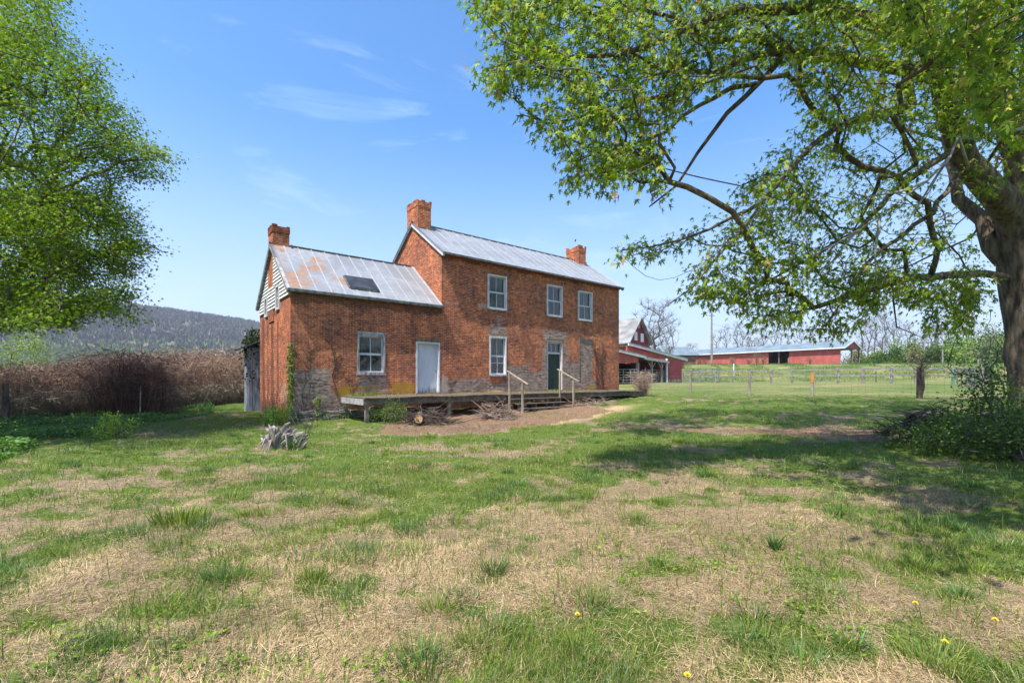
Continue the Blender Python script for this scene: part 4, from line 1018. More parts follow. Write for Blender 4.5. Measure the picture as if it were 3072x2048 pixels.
def tipdirs(nodes, par, tips):
    q = tips.copy(); 
    for _ in range(2): q = np.where(par[q] >= 0, par[q], q)
    d = nodes[tips] - nodes[q]; return d / (np.linalg.norm(d, axis=1, keepdims=True) + 1e-6)
def maplecol(n, g, ti, yellow=.06):
    r = g.random(n)[:, None]; cl = g.random(ti.max() + 1)[ti][:, None]
    c = np.array([.070, .140, .009]) * (1 - r) + np.array([.26, .335, .018]) * r
    c = c * (.8 + .45 * cl); y = (g.random(n) < yellow)[:, None]
    c = np.where(y, np.array([.36, .32, .05]) * (.7 + .5 * r), c); o = (g.random(n) < yellow * .4)[:, None]
    return np.where(o, np.array([.30, .17, .05]) * (.6 + .5 * r), c)
def samp_poly(poly, n, g):
    poly = np.array(poly, float); lo, hi = poly.min(0), poly.max(0); out = []
    while len(out) < n:
        p = g.uniform(lo, hi, (n, 2)); p = p[inpoly(p[:, 0], p[:, 1], poly)]; out += list(p)
    return np.array(out[:n])
def proj(p):
    p = np.atleast_2d(p); Z = np.maximum(p[:, 1], .01); return 1536 + F * p[:, 0] / Z, HZ - F * (p[:, 2] - EYE) / Z

# --- the big maple at right
def build_maple():
    g = np.random.default_rng(11)
    T = thing('maple_tree', 'big silver maple at the right edge, thick furrowed trunk, long limbs sweeping over the yard', 'tree', (13.0, 11.2, float(ground_z(13.0, 11.2))))
    org = np.array(T.location)
    seeds, par, fl = [], [], {}
    def limb(pts, radii, start=None):
        """pts as (u,v,Z) or ('w',x,y,z); resampled"""
        W = []
        for p in pts: W.append(np.array(p[1:], float) if p[0] == 'w' else P(*p))
        prev = start; first = True; R = np.interp
        if start is not None: W = [seeds[start]] + W; radii = [radii[0]] + list(radii)
        for i in range(len(W)):
            if i == 0:
                if start is None: seeds.append(W[0]); par.append(-1); fl[len(seeds) - 1] = radii[0]; prev = len(seeds) - 1
                continue
            L_ = np.linalg.norm(W[i] - W[i - 1]); k = max(1, int(L_ / .35)); w0 = W[i - 1]
            for q in range(1, k + 1):
                t = q / k; p = w0 + (W[i] - w0) * t + (g.normal(0, .022, 3) if q < k else 0)
                seeds.append(p); par.append(prev); prev = len(seeds) - 1; fl[prev] = radii[i - 1] + (radii[i] - radii[i - 1]) * t
        return prev
    def near(p):
        p = P(*p) if p[0] != 'w' else np.array(p[1:]); return int(np.argmin([np.linalg.norm(s - p) for s in seeds]))
    # trunk
    limb([('w', 13.05, 11.2, -.3), ('w', 12.98, 11.2, .25), (3102, 1160, 11.2), (3088, 960, 11.2), (3072, 840, 11.2), (3066, 745, 11.1)], [.72, .56, .46, .45, .47, .44])
    tr = near((3066, 745, 11.1))
    limb([(3040, 640, 10.9), (2965, 560, 10.6), (2897, 485, 10.3), (2833, 300, 9.9), (2790, 150, 9.5), (2760, -60, 9.2), (2700, -300, 8.8)], [.33, .28, .25, .20, .17, .14, .09], tr)
    limb([(3085, 640, 11.2), (3060, 470, 11.1), (2990, 290, 10.7), (2935, 80, 10.3), (2900, -200, 10)], [.33, .29, .25, .20, .12], tr)
    limb([('w', 13.6, 12, 7.5), ('w', 14.6, 12.8, 10), ('w', 15.2, 13.4, 13)], [.30, .24, .12], tr)
    t2 = near((3080, 860, 11.2))
    limb([(2975, 740, 11.4), (2950, 660, 11.6), (2875, 597, 11.9), (2860, 520, 12.2), (2830, 420, 12.6)], [.20, .17, .14, .10, .06], t2)
    a = near((2939, 288, 10.2))
    limb([(2939, 288, 10.2), (2829, 240, 9.7), (2721, 207, 9.3), (2679, 203, 9.1), (2560, 182, 8.8), (2426, 168, 8.5), (2356, 152, 8.3)], [.17, .15, .13, .12, .10, .09, .075], near((2833, 300, 9.9)))
    b = near((2356, 152, 8.3))
    k0_ = len(seeds)
    e1 = limb([(2275, 250, 8.2), (2180, 340, 8.1), (2126, 413, 8.0), (2092, 459, 7.9), (2029, 557, 7.8), (1948, 620, 7.7)], [.05, .042, .036, .030, .022, .012], b)
    limb([(2190, 265, 8.0), (2100, 315, 7.8), (2000, 395, 7.6), (1925, 425, 7.5), (1850, 450, 7.4)], [.045, .035, .028, .02, .012], near((2275, 250, 8.2)))
    limb([(2253, 172, 8.1), (2126, 230, 7.8), (2029, 280, 7.6), (1925, 300, 7.4), (1782, 344, 7.2), (1650, 372, 7.0), (1570, 345, 6.9)], [.055, .045, .036, .03, .022, .014, .008], b)
    limb([(2270, 120, 8.2), (2143, 126, 7.9), (2023, 52, 7.6), (1897, 23, 7.3), (1760, 15, 7.1)], [.05, .042, .034, .025, .015], b)
    pen = {i: 6.0 for i in range(k0_, len(seeds))}
    # upper limb running left
    c = near((2790, 150, 9.5))
    limb([(2651, 77, 9.0), (2520, 42, 8.6), (2440, 14, 8.3), (2300, 32, 8.0), (2210, 30, 7.8), (2126, 57, 7.6), (1990, 120, 7.3), (1850, 165, 7.1), (1720, 170, 6.9), (1600, 215, 6.7), (1500, 240, 6.6)], [.15, .13, .11, .085, .07, .06, .045, .035, .026, .018, .01], c)
    limb([(2620, -30, 8.6), (2300, -70, 7.8), (1950, -60, 7.2), (1700, -10, 6.9), (1500, 30, 6.6)], [.11, .08, .05, .03, .012], c)
    # lower horizontal limb
    limb([(2960, 821, 11.0), (2819, 828, 10.5), (2721, 835, 10.1), (2637, 863, 9.8), (2540, 890, 9.5), (2440, 923, 9.2)], [.085, .075, .065, .05, .035, .018], near((3075, 850, 11.2)))
    limb([(2680, 900, 9.9), (2690, 980, 9.8), (2760, 1010, 9.7)], [.02, .014, .008], near((2700, 838, 10.0)))
    limb([(2850, 900, 10.6), (2880, 960, 10.5), (2900, 1010, 10.4)], [.02, .014, .008], near((2860, 827, 10.7)))
    # mid limbs drooping left
    d = near((2735, 230, 9.35))
    limb([(2735, 316, 9.4), (2640, 340, 9.1), (2546, 365, 8.8), (2470, 410, 8.5), (2400, 476, 8.3), (2293, 597, 8.0), (2200, 650, 7.8), (2126, 689, 7.7), (2040, 720, 7.6), (1954, 740, 7.5), (1860, 752, 7.4)], [.09, .075, .06, .05, .042, .034, .027, .022, .017, .012, .008], d)
    limb([(2230, 689, 7.9), (2120, 809, 7.8), (2080, 860, 7.8), (2010, 910, 7.7)], [.026, .018, .013, .008], near((2293, 597, 8.0)))
    limb([(2780, 500, 9.9), (2700, 560, 9.6), (2620, 640, 9.3), (2560, 700, 9.1), (2470, 750, 8.9), (2380, 800, 8.7), (2270, 860, 8.5), (2180, 930, 8.4)], [.07, .055, .045, .036, .028, .02, .014, .01], near((2875, 440, 10.2)))
    limb([(2800, 640, 9.9), (2690, 720, 9.4), (2600, 790, 9.1), (2530, 900, 8.9), (2480, 970, 8.8)], [.05, .04, .028, .016, .01], near((2897, 520, 10.4)))
    seeds_a = np.array(seeds)
    A = []
    # outline of the foliage as seen; each region gets its own spread of true depth
    regA = [(1405, -40), (1412, 60), (1480, 85), (1530, 110), (1455, 150), (1500, 190), (1430, 215), (1480, 265), (1570, 262), (1625, 262), (1700, 210), (1690, 300), (1560, 335), (1575, 380), (1660, 400), (1665, 440), (1730, 440), (1690, 500), (1700, 555), (1770, 560), (1800, 590), (1870, 530), (1930, 560), (1960, 600), (1980, 470), (1990, 380), (2060, 310), (2150, 240), (2280, 220), (2350, 160), (2420, 200), (2500, 140), (2500, -40)]
    uv = samp_poly(regA, 800, g)
    for u, v in uv:
        zc = 6.4 + (u - 1400) / 1000 * 2.1; A.append(P(u, v, zc + g.normal(0, .55)))
    sparse = [(1905, 650), (1960, 600), (2010, 560), (2080, 470), (2150, 400), (2160, 560), (2000, 650), (1950, 760)]
    regB = [(2400, 120), (2340, 210), (2400, 330), (2360, 440), (2290, 540), (2190, 640), (2120, 720), (2010, 750), (1900, 735), (1815, 765), (1900, 775), (2060, 700), (2160, 670), (2230, 730), (2130, 770), (2040, 870), (1985, 930), (2060, 905), (2180, 900), (2240, 980), (2280, 1000), (2330, 930), (2440, 960), (2470, 1030), (2560, 1010), (2620, 930), (2700, 900), (2780, 930), (2800, 1000), (2860, 960), (2900, 1030), (2950, 900), (2900, 840), (2980, 760), (3090, 700), (3120, -40), (2400, -40)]
    uv = samp_poly(regB, 1150, g)
    for u, v in uv:
        zc = 8.0 + (u - 2000) / 1100 * 2.6 - .8 * (v < 350); zc += g.normal(0, 1.0) * (.5 + .5 * (v < 800))
        if inpoly(np.array([u]), np.array([v]), [(2760, 430), (3090, 430), (3090, 900), (2900, 860), (2780, 600)])[0] and g.random() < .7: continue
        if u > 2450 and v > 380 and g.random() < .36: continue
        if u < 2450 and g.random() < .12: continue
        if v > 600 and g.random() < .2: continue
        A.append(P(u, v, max(zc, 5.5)))
    for u, v in samp_poly([(2520, 820), (2960, 800), (2950, 900), (2900, 1000), (2800, 1010), (2680, 930), (2560, 940)], 110, g): A.append(P(u, v, 9.6 + g.normal(0, .6)))
    for u, v in samp_poly([(2640, -30), (3140, -30), (3140, 380), (2960, 420), (2860, 200), (2720, 120)], 75, g): A.append(P(u, v, g.uniform(4.0, 5.6)))
    for i, q in enumerate(seeds):
        if q[2] < 5.6 and abs(q[0] - 13) < 1.2 and abs(q[1] - 11.2) < 1: pen[i] = 9.0
    # the rest of the crown, above and beyond the frame
    cnt = 0
    while cnt < 620:
        p = np.array([14.5, 15.0, 10.5]) + g.uniform(-1, 1, 3) * np.array([10.5, 8.5, 6.5]); q = (p - np.array([14.5, 15.0, 10.5])) / np.array([10.5, 8.5, 6.5])
        if n3.v(p[0] * .5, p[1] * .5 + p[2] * .35) < .42: continue
        if not (.35 < np.linalg.norm(q) < 1) or p[2] < 4 or p[1] < 1.5: continue
        u, v = proj(p)
        if -60 < v[0] < 2100 and u[0] < 3110 and not (inpoly(u, v, regB)[0] and p[1] > 9 and g.random() < .4): continue
        A.append(p); cnt += 1
    for _ in range(1500):
        p = np.array([g.uniform(-1, 19), g.uniform(8, 19), g.uniform(11.5, 18)])
        if p[2] > 1.6 + .86 * p[1] and n2.v(p[0] * .4, p[1] * .5) > .36: A.append(p)
    for u, v in samp_poly([(2330, 440), (2180, 600), (2080, 700), (1960, 730), (1830, 768), (2080, 765), (2020, 900), (2150, 920), (2300, 1000), (2560, 1010), (2620, 900), (2500, 700)], 170, g): A.append(P(u, v, 8.1 + (u - 2000) / 1100 * 2.4 + g.normal(0, .4)))
    for _ in range(300):
        yy = g.uniform(2.2, 7.5); p = np.array([2.0 + 6.5 * g.random() ** .8, yy, 2.2 + .9 * yy + g.uniform(0, 2.4)])
        if n2.v(p[0] * .9 + 40, p[1] * .9) > .42: A.append(p)
    A = np.array(A)
    nodes, par2, tips = grow(seeds_a, par, A, bf=.75, step=.3, jit=.06, sag=-.03, seed=3, pen=pen)
    nodes = nodes - org
    o, r = branch_mesh(nodes, par2, tips, 'trunk', M['bark'], T, rtip=.0046, expo=.40, floor=fl, k0=14, rmin=.0045)
    # bark relief on the lower trunk
    td = tipdirs(nodes, par2, tips); tp = nodes[tips]; w = tp + org
    u, v = proj(w); infr = (u < 3140) & (v > -60)
    a = leafcloud(tp[infr], td[infr], 17, (.10, .10, .10), (.055, .12), MAPLE, maplecol, 'crown', T, droop=.95, seed=5, ln=2.6)
    mid_ = ~infr & (u < 3700) & (v > -900)
    leafcloud(tp[mid_], td[mid_], 44, (.26, .26, .2), (.10, .14), MAPLE_S, maplecol, 'crown', T, droop=.6, seed=16)
    infr = infr | mid_
    b = leafcloud(tp[~infr], td[~infr], 22, (.34, .34, .26), (.17, .24), MAPLE_S, maplecol, 'crown', T, droop=.5, seed=6)
    # dead grey branch
    m = MB()
    for pts in ([(2905, 500, 8.9), (2875, 407, 8.7), (2850, 470, 8.7), (2780, 545, 8.5), (2693, 603, 8.3), (2640, 650, 8.2), (2567, 695, 8.1), (2500, 735, 8.0), (2440, 765, 7.9)], [(2850, 470, 8.7), (2790, 560, 8.6), (2740, 640, 8.6), (2700, 700, 8.6)], [(2780, 545, 8.5), (2700, 575, 8.4), (2600, 590, 8.3), (2540, 575, 8.2)],
                [(3072, 385, 7.8), (2990, 400, 7.9), (2930, 418, 8.1), (2860, 410, 8.3)], [(2567, 695, 8.1), (2500, 780, 8.1), (2450, 830, 8.1)], [(2640, 650, 8.2), (2625, 760, 8.2), (2630, 860, 8.2)]):
        W = [P(*p) - org for p in pts]; m.tube(W, list(np.linspace(.028, .007, len(W))), 5)
    d = m.build('dead_branch', simple('dead_grey_wood', (.22, .21, .20), (.42, .40, .38), 8, .85, bstr=.2), T, smooth=True)
    d['label'] = 'bare silvery dead branch hanging among the leaves'
build_maple()

# --- the dense maple at left
def build_left_tree():
    g = np.random.default_rng(21); X, Y = -20.5, 15.0
    T = thing('maple_tree', 'dense bright green maple filling the left edge, branches sweeping down to the brambles', 'tree', (X, Y, float(ground_z(X, Y)))); org = np.array(T.location)
    seeds = [(X, Y, -.3), (X, Y, 1.2), (X + .1, Y, 2.6), (X + .1, Y, 4.5), (X + .2, Y, 7), (X + .2, Y, 10), (X + .3, Y, 13), (X + .2, Y, 16)]; par = [-1, 0, 1, 2, 3, 4, 5, 6]
    fl = {0: .6, 1: .48, 2: .45, 3: .4, 4: .33, 5: .26, 6: .18, 7: .1}
    s = 1 / 1.5683
    reg = [(-300, -60), (290, -60), (292, 60), (330, 150), (395, 182), (370, 255), (435, 258), (488, 290), (500, 335), (485, 400), (470, 450), (525, 490), (595, 525), (645, 570), (640, 640), (765, 678), (700, 710), (800, 728), (740, 775), (805, 840), (640, 850), (540, 880), (520, 920), (590, 960), (650, 990), (690, 1030), (650, 1080), (705, 1115), (640, 1140), (762, 1148), (730, 1190), (620, 1200), (600, 1240), (690, 1303), (560, 1300), (450, 1310), (430, 1370), (595, 1405), (480, 1440), (690, 1450), (590, 1500), (400, 1490), (300, 1530), (150, 1560), (-300, 1560)]
    reg = [(a * s, b * s) for a, b in reg]
    def hits(p):
        # would this spot shade the sunny gable?
        n = np.array([-CT, -ST]); c0 = np.array(loc2w(-LW, 0)); dd = np.array([SUN.x, SUN.y]); den = -(dd @ n)
        k = ((c0 - p[:2]) @ n) / den; q = p - np.array(SUN) * k; along = (q[:2] - c0) @ np.array([-ST, CT]); return k > 0 and -.6 < along < 4.6 and .3 < q[2] < 8
    A = []
    uv = np.concatenate([samp_poly(reg, 1700, g), samp_poly([(0, 560), (330, 560), (430, 680), (420, 800), (420, 960), (0, 980)], 380, g)])
    for u, v in uv:
        dist = max(0, 520 - u) / 520; zc = 14.0 + g.normal(0, 1) * (.5 + 1.7 * min(dist, 1)); p = P(u, v, zc)
        for _ in range(3):
            if hits(p): zc -= 1.3; p = P(u, v, zc)

        A.append(p)
    cnt = 0
    while cnt < 420:
        q = g.uniform(-1, 1, 3)
        if not .3 < np.linalg.norm(q) < 1: continue
        p = np.array([X, Y - .5, 10]) + q * np.array([9, 9.5, 8.5])
        if p[2] < 3 or p[1] > 16.5 or hits(p): continue
        u, v = proj(p)
        if p[1] > .5 and -20 < u[0] < 3100 and -20 < v[0] < 2060 and not inpoly(u, v, reg)[0]: continue
        A.append(p); cnt += 1
    for _ in range(230):
        p = np.array([g.uniform(-22, -13.5), g.uniform(8, 12.5), g.uniform(6, 12)]); u, v = proj(p)
        if (u[0] < -30 or v[0] < -30) and n2.v(p[0] * .5, p[1] * .5) > .3: A.append(p)
    nodes, par2, tips = grow(seeds, par, np.array(A), bf=.3, step=.4, jit=.05, sag=.03, seed=4); nodes = nodes - org
    branch_mesh(nodes, par2, tips, 'trunk', M['bark'], T, rtip=.0062, expo=.5, floor=fl, k0=12, rmin=.005)
    td = tipdirs(nodes, par2, tips); tp = nodes[tips]
    def col(n, g_, ti):
        c = maplecol(n, g_, ti, .02); return (c * .55 + .45 * np.array([.12, .20, .012])) * np.array([.98, .98, .75])
    u, v = proj(tp + org); infr = (u > -320) & (v > -320)
    leafcloud(tp[infr], td[infr], 54, (.22, .22, .085), (.05, .088), MAPLE_S, col, 'crown', T, droop=.25, seed=8, ln=4.5)
    leafcloud(tp[~infr], td[~infr], 40, (.5, .5, .35), (.15, .22), MAPLE_S, col, 'crown', T, droop=.3, seed=9)
build_left_tree()

def shrub(name, label, cat, x, y, rx, ry, h, n, npt, size, T, colf, seed, spread=.12, zlow=.1, group=None, stemmat='bark_far', droop=.1, z=None, rtip=.004, bf=.5):
    g = np.random.default_rng(seed); gz = float(ground_z(x, y)) if z is None else z
    Tn = thing(name, label, cat, (x, y, gz), 0, group)
    A = []
    while len(A) < n:
        q = g.uniform(-1, 1, 3); q[2] = abs(q[2])
        r_ = np.linalg.norm(q); lump = .75 + .35 * math.sin(q[0] * 5 + seed) * math.cos(q[1] * 4 + seed * 2)
        if r_ > lump or (r_ < .45 and g.random() < .6): continue
        A.append([q[0] * rx, q[1] * ry, zlow + q[2] * (h - zlow)])
    nodes, par, tips = grow([(0, 0, -.1), (0, 0, .05)], [-1, 0], A, bf=bf, step=.3, jit=.08, seed=seed)
    branch_mesh(nodes, par, tips, 'stem', M[stemmat], Tn, rtip=rtip, expo=.5, k0=5, rmin=.003)
    leafcloud(nodes[tips], tipdirs(nodes, par, tips), npt, (spread,) * 3, size, T, colf, 'foliage', Tn, droop=droop, seed=seed + 1)
    return Tn
def flatcol(c0, c1, var=.25):
    c0, c1 = np.array(c0), np.array(c1)
    def f(n, g, ti):
        r = g.random(n)[:, None]; cl = g.random(ti.max() + 1)[ti][:, None]; return (c0 * (1 - r) + c1 * r) * (1 - var + 2 * var * cl)
    return f
LIME = flatcol((.16, .24, .03), (.34, .42, .07)); DGREEN = flatcol((.028, .065, .012), (.085, .145, .020)); MGREEN = flatcol((.05, .10, .015), (.14, .21, .03))
def wp(u, Z): return (u - 1536) / F * Z
shrub('yellow_green_tree', 'sunlit yellow green sapling tree behind the brambles at far left', 'tree', wp(15, 25), 25, 2.9, 2.2, 5.1, 300, 28, (.06, .11), OVAL, LIME, 31, .16)
shrub('leafy_bush', 'small lime green leafy bush standing alone in the left lawn', 'bush', wp(335, 12.3), 12.3, .62, .45, .72, 70, 22, (.03, .055), OVAL, flatcol((.14, .24, .02), (.28, .40, .05)), 32, .07)
shrub('corner_bush', 'bright green bush growing against the left corner of the brick wing', 'bush', wp(838, 15.9), 15.9, .55, .45, .85, 75, 22, (.035, .065), OVAL, flatcol((.09, .19, .02), (.20, .32, .04)), 33, .08)
shrub('deck_shrub', 'dark green shrub crowding under the deck edge beside the cut logs', 'bush', wp(1185, 16.2), 16.2, .85, .45, .95, 110, 18, (.03, .055), OVAL, MGREEN, 34, .08)
shrub('understory_shrub', 'large loose dark green shrub in front of the maple trunk', 'bush', wp(3005, 10.3), 10.3, 1.5, 1.2, 1.95, 260, 14, (.045, .08), OVAL, DGREEN, 35, .14, droop=.0)
shrub('sprawling_shrub', 'low spreading green shrub half covering the brush pile at right', 'bush', wp(2860, 9.8), 9.8, 1.6, .8, .85, 260, 18, (.035, .065), OVAL, flatcol((.035, .08, .012), (.11, .18, .025)), 36, .12)
shrub('dark_thicket', 'dense dark shrub at the foot of the maple at the right edge', 'bush', wp(3060, 8.6), 8.6, 1.2, .9, 1.15, 220, 18, (.04, .07), OVAL, DGREEN, 37, .12)
shrub('tall_shrub', 'thin tall bluish green shrub rising beside the maple trunk', 'bush', wp(2950, 14.5), 14.5, 1.0, 1.0, 3.9, 110, 12, (.04, .07), OVAL, flatcol((.07, .12, .05), (.14, .19, .08)), 38, .12, zlow=1.2)
# ivy climbing the wing corner
def ivy():
    g = np.random.default_rng(5); pos = []; 
    for (t0, t1, z0, z1, n) in ((-LW - .05, -LW + .1, 1.9, 2.9, 160), (-LW - .05, -LW + .07, .3, 1.9, 260), (-LW + .8, -LW + 1.05, .0, 1.0, 150), (-LW, -LW + 2.6, -.05, .3, 260)):
        k = int(n); t = g.uniform(t0, t1, k) + g.normal(0, .03, k); z = g.uniform(z0, z1, k); d = -g.uniform(.02, .14, k)
        x, y = loc2w(t, d); pos.append(np.stack([x, y, z], 1))
    for (d0, d1, z0, z1, n) in ((0, .28, .3, 2.9, 240),):
        t = -LW - g.uniform(.01, .10, n); d = g.uniform(d0, d1, n) * g.random(n); z = g.uniform(z0, z1, n); x, y = loc2w(t, d); pos.append(np.stack([x, y, z], 1))
    pos = np.concatenate(pos); n = len(pos); ax = g.normal(0, .5, (n, 3)) + np.array([0, 0, -.6]); nm = np.array([ST - CT, -CT - ST, .3]) + g.normal(0, .4, (n, 3))
    V, Fc, C = leaves(pos, ax, nm, g.uniform(.05, .09, n), OVAL, MGREEN(n, g, np.arange(n)))
    setp(npmesh('ivy', V, Fc, 3, M['leaf'], cols=C), 'green ivy climbing the left front corner of the brick wing', 'ivy')
    g = np.random.default_rng(6); n = 2200; x = wp(764, 21.6) + g.normal(0, .15, n); y = 21.6 + g.normal(0, .3, n); z = g.uniform(1.5, 4.0, n); z = np.where(g.random(n) < .5, 3.1 + g.normal(0, .25, n), z)
    ax = g.normal(0, .5, (n, 3)) + np.array([0, 0, -.6]); V, Fc, C = leaves(np.stack([x, y, z], 1), ax, g.normal(0, 1, (n, 3)), g.uniform(.08, .15, n), OVAL, flatcol((.02, .035, .012), (.06, .08, .025))(n, g, np.arange(n)))
    setp(npmesh('hanging_ivy', V, Fc, 3, M['leaf'], cols=C), 'dark tangled ivy hanging over the plank outhouse', 'ivy')
ivy()
# bare vine stems climbing the wall
def vines():
    vn = thing('wall_vine', 'bare brown vine stems climbing the brick front of the wing left of its window', 'vine', (X0, Y0, 0), TH); g = random.Random(4)
    def climb(t, z0, z1, r, name='vine_stem', lean=0, kids=3, far=False):
        pts = []; x = t; z = z0; n = int((z1 - z0) / .14)
        m = MB()
        for i in range(n): pts.append((x, -.025 - .01 * math.sin(i), z)); x += g.uniform(-.05, .05) + lean * .1; z += .14
        if len(pts) < 3: return
        m.tube(pts, list(np.linspace(r, r * .4, len(pts))), 5)
        for q in range(kids):
            i = g.randrange(1, len(pts) - 1); p = pts[i]; b = [p]; s = g.choice((-1, 1)); x_, z_ = p[0], p[2]
            for w in range(g.randrange(4, 9)): x_ += s * g.uniform(.02, .09); z_ += g.uniform(.02, .12); b.append((x_, -.022, z_))
            m.tube(b, list(np.linspace(r * .5, r * .2, len(b))), 4)
        m.build(name, M['vine'], vn)
    M['vine'] = simple('vine_bark', (.06, .04, .03), (.16, .11, .08), 9, .9, bstr=.2)
    a, _ = front(1010, 1100); 
    climb(a, DZ, 3.6, .028, kids=9, lean=-.02); climb(front(900, 1100)[0], .3, 3.1, .016, kids=8, lean=.12); climb(front(925, 1100)[0], .3, 3.4, .012, kids=6)
    climb(front(1055, 1100)[0], DZ, 2.2, .014, kids=5); climb(front(1105, 1100)[0], DZ, 1.9, .010, kids=3); climb(front(1350, 1100)[0], DZ, 2.1, .012, kids=4)
    v2 = thing('dry_vine', 'dry brown vine spreading over the brick right of the blocked opening', 'vine', (X0, Y0, 0), TH)
    vn = v2
    for k in range(7): 
        t = front(1782 + k * 5, 1100)[0]; x = t; pts = []
        for i in range(26): pts.append((x, -.03, DZ + i * .11)); x += g.uniform(-.07, .07)
        mm = MB().tube(pts, list(np.linspace(.014, .005, len(pts))), 4)
        for q in range(12):
            p = pts[g.randrange(3, 25)]; mm.tube([p, (p[0] + g.uniform(-.2, .2), -.06, p[2] + g.uniform(-.05, .15)), (p[0] + g.uniform(-.3, .3), -.04, p[2] + g.uniform(-.1, .25))], [.006, .005, .003], 3)
        mm.build('vine_stem', M['vine'], v2)
vines()

# --- bramble thicket
def canes(name, label, n, sampler, hf, colf, seed, kseg=7, rad=.006, arch=.8, kind='stuff', cat='brambles', spike=0):
    g = np.random.default_rng(seed); x, y, sc = sampler(n, g); z = ground_z(x, y); h = hf(x, y, g) * sc; n = len(x)
    an = g.uniform(0, 2 * np.pi, n); ln = h * g.uniform(.3, arch, n); t = np.linspace(0, 1, kseg)
    pk = g.uniform(.55, .9, n)
    cx = x[:, None] + np.cos(an)[:, None] * ln[:, None] * t ** 1.4 + np.cumsum(g.normal(0, .02, (n, kseg)), 1)
    cy = y[:, None] + np.sin(an)[:, None] * ln[:, None] * t ** 1.4 + np.cumsum(g.normal(0, .02, (n, kseg)), 1)
    cz = z[:, None] - .05 + h[:, None] * (1 - ((t[None] - pk[:, None]) / pk[:, None]) ** 2)
    c = np.stack([cx, cy, cz], -1); rr = rad * g.uniform(.5, 1.4, n)[:, None] * (1 - .7 * t[None])
    a3 = np.array([0, 2.09, 4.19]); ring = np.stack([np.cos(a3)[:, None] * np.stack([-np.sin(an), np.cos(an), 0 * an], -1)[:, None, :] + np.sin(a3)[:, None] * np.stack([np.cos(an) * .7, np.sin(an) * .7, 0 * an + .7], -1)[:, None, :]], 0)[0]
    V = c[:, :, None, :] + ring[:, None, :, :] * rr[:, :, None, None]
    V = V.reshape(-1, 3); b = (np.arange(n) * kseg * 3)[:, None, None, None]; i = np.arange(kseg - 1)[None, :, None, None] * 3; j = np.arange(3)[None, None, :, None]
    j2 = (np.arange(3) + 1)[None, None, :, None] % 3
    Fq = np.concatenate([b + i + j, b + i + j2, b + i + 3 + j2, b + i + 3 + j], -1).reshape(-1, 4)
    C = np.repeat(colf(n, g), kseg * 3, 0)
    # side twigs as slivers
    m = n * 5; q = g.integers(0, n, m); w = g.integers(1, kseg, m); p0 = c[q, w]; d = g.normal(0, 1, (m, 3)); d[:, 2] = abs(d[:, 2]) * .6; d /= np.linalg.norm(d, axis=1, keepdims=True); L_ = g.uniform(.12, .5, m)[:, None]
    sd = np.cross(d, g.normal(0, 1, (m, 3))); sd /= np.linalg.norm(sd, axis=1, keepdims=True) + 1e-9; sd *= rad * .9
    T4 = np.stack([p0 - sd, p0 + sd, p0 + d * L_ + sd * .4, p0 + d * L_ - sd * .4], 1).reshape(-1, 3); F2 = np.arange(m * 4).reshape(-1, 4) + len(V)
    C2 = np.repeat(colf(m, g), 4, 0)
    o = npmesh(name, np.concatenate([V, T4]), np.concatenate([Fq, F2]), 4, M['cane'], cols=np.concatenate([C, C2]))
    return setp(o, label, cat, kind=kind)
def ccol(a, b):
    a, b = np.array(a), np.array(b)
    return lambda n, g: (lambda r: a * (1 - r) + b * r)(g.random(n)[:, None] ** 1.3) * g.uniform(.75, 1.2, (n, 1))
def bsamp(n, g):
    u = g.uniform(-500, 775, n); Z = g.uniform(0, 1, n); front_ = np.interp(u, [-500, 0, 250, 450, 560, 775], [15.5, 17.5, 20.5, 22, 24.5, 27.5]); Z = front_ + Z * 7
    return wp(u, Z), Z, 1 + 0 * u
def bh(x, y, g):
    u, v = 1536 + F * x / y, 0
    top = np.interp(u, [-500, 0, 120, 260, 340, 420, 520, 640, 775], [2.3, 2.1, 2.0, 2.2, 2.6, 2.75, 2.6, 2.5, 2.7]); return top * g.uniform(.45, 1.0, len(x)) * (y / 23) ** .5 * (.72 + .56 * n2.fbm(x * .7, y * .7, 3))
canes('brambles', 'tangled reddish brown bramble thicket along the left side of the yard', 15000, bsamp, bh, ccol((.17, .095, .065), (.48, .33, .235)), 41, rad=.009, arch=1.25)
canes('bramble_canes', 'long arching thorny canes standing out of the bramble thicket', 1500, bsamp, lambda x, y, g: bh(x, y, g) * 1.12, ccol((.10, .055, .045), (.46, .34, .28)), 46, rad=.018, arch=.95)
def dsamp(n, g):
    u = g.uniform(0, 760, n); fr = np.interp(u, [-500, 0, 250, 450, 560, 775], [15.5, 17.5, 20.5, 22, 24.5, 27.5]); Z = fr + g.uniform(-.4, 1.5, n); return wp(u, Z), Z, 1 + 0 * u
canes('dead_undergrowth', 'pale dead stalks and grass at the foot of the brambles', 6000, dsamp, lambda x, y, g: g.uniform(.3, 1.2, len(x)), ccol((.20, .15, .11), (.48, .40, .30)), 42, rad=.008, arch=1.3, cat='undergrowth')
def msamp(cu, Z, ru, rz): return lambda n, g: (wp(cu, Z) + g.normal(0, ru, n), Z + g.normal(0, rz, n), 1 + 0 * g.random(n))
o = canes('bramble_bush', 'dark rounded bare bramble bush rising above the thicket', 800, msamp(395, 20.6, .75, .5), lambda x, y, g: np.clip(3.0 - .55 * abs(x - wp(395, 20.6)) ** 2, .6, 3) * g.uniform(.5, 1, len(x)), ccol((.07, .045, .038), (.24, .14, .11)), 43, rad=.011, arch=1.1, kind=None, cat='bush'); 
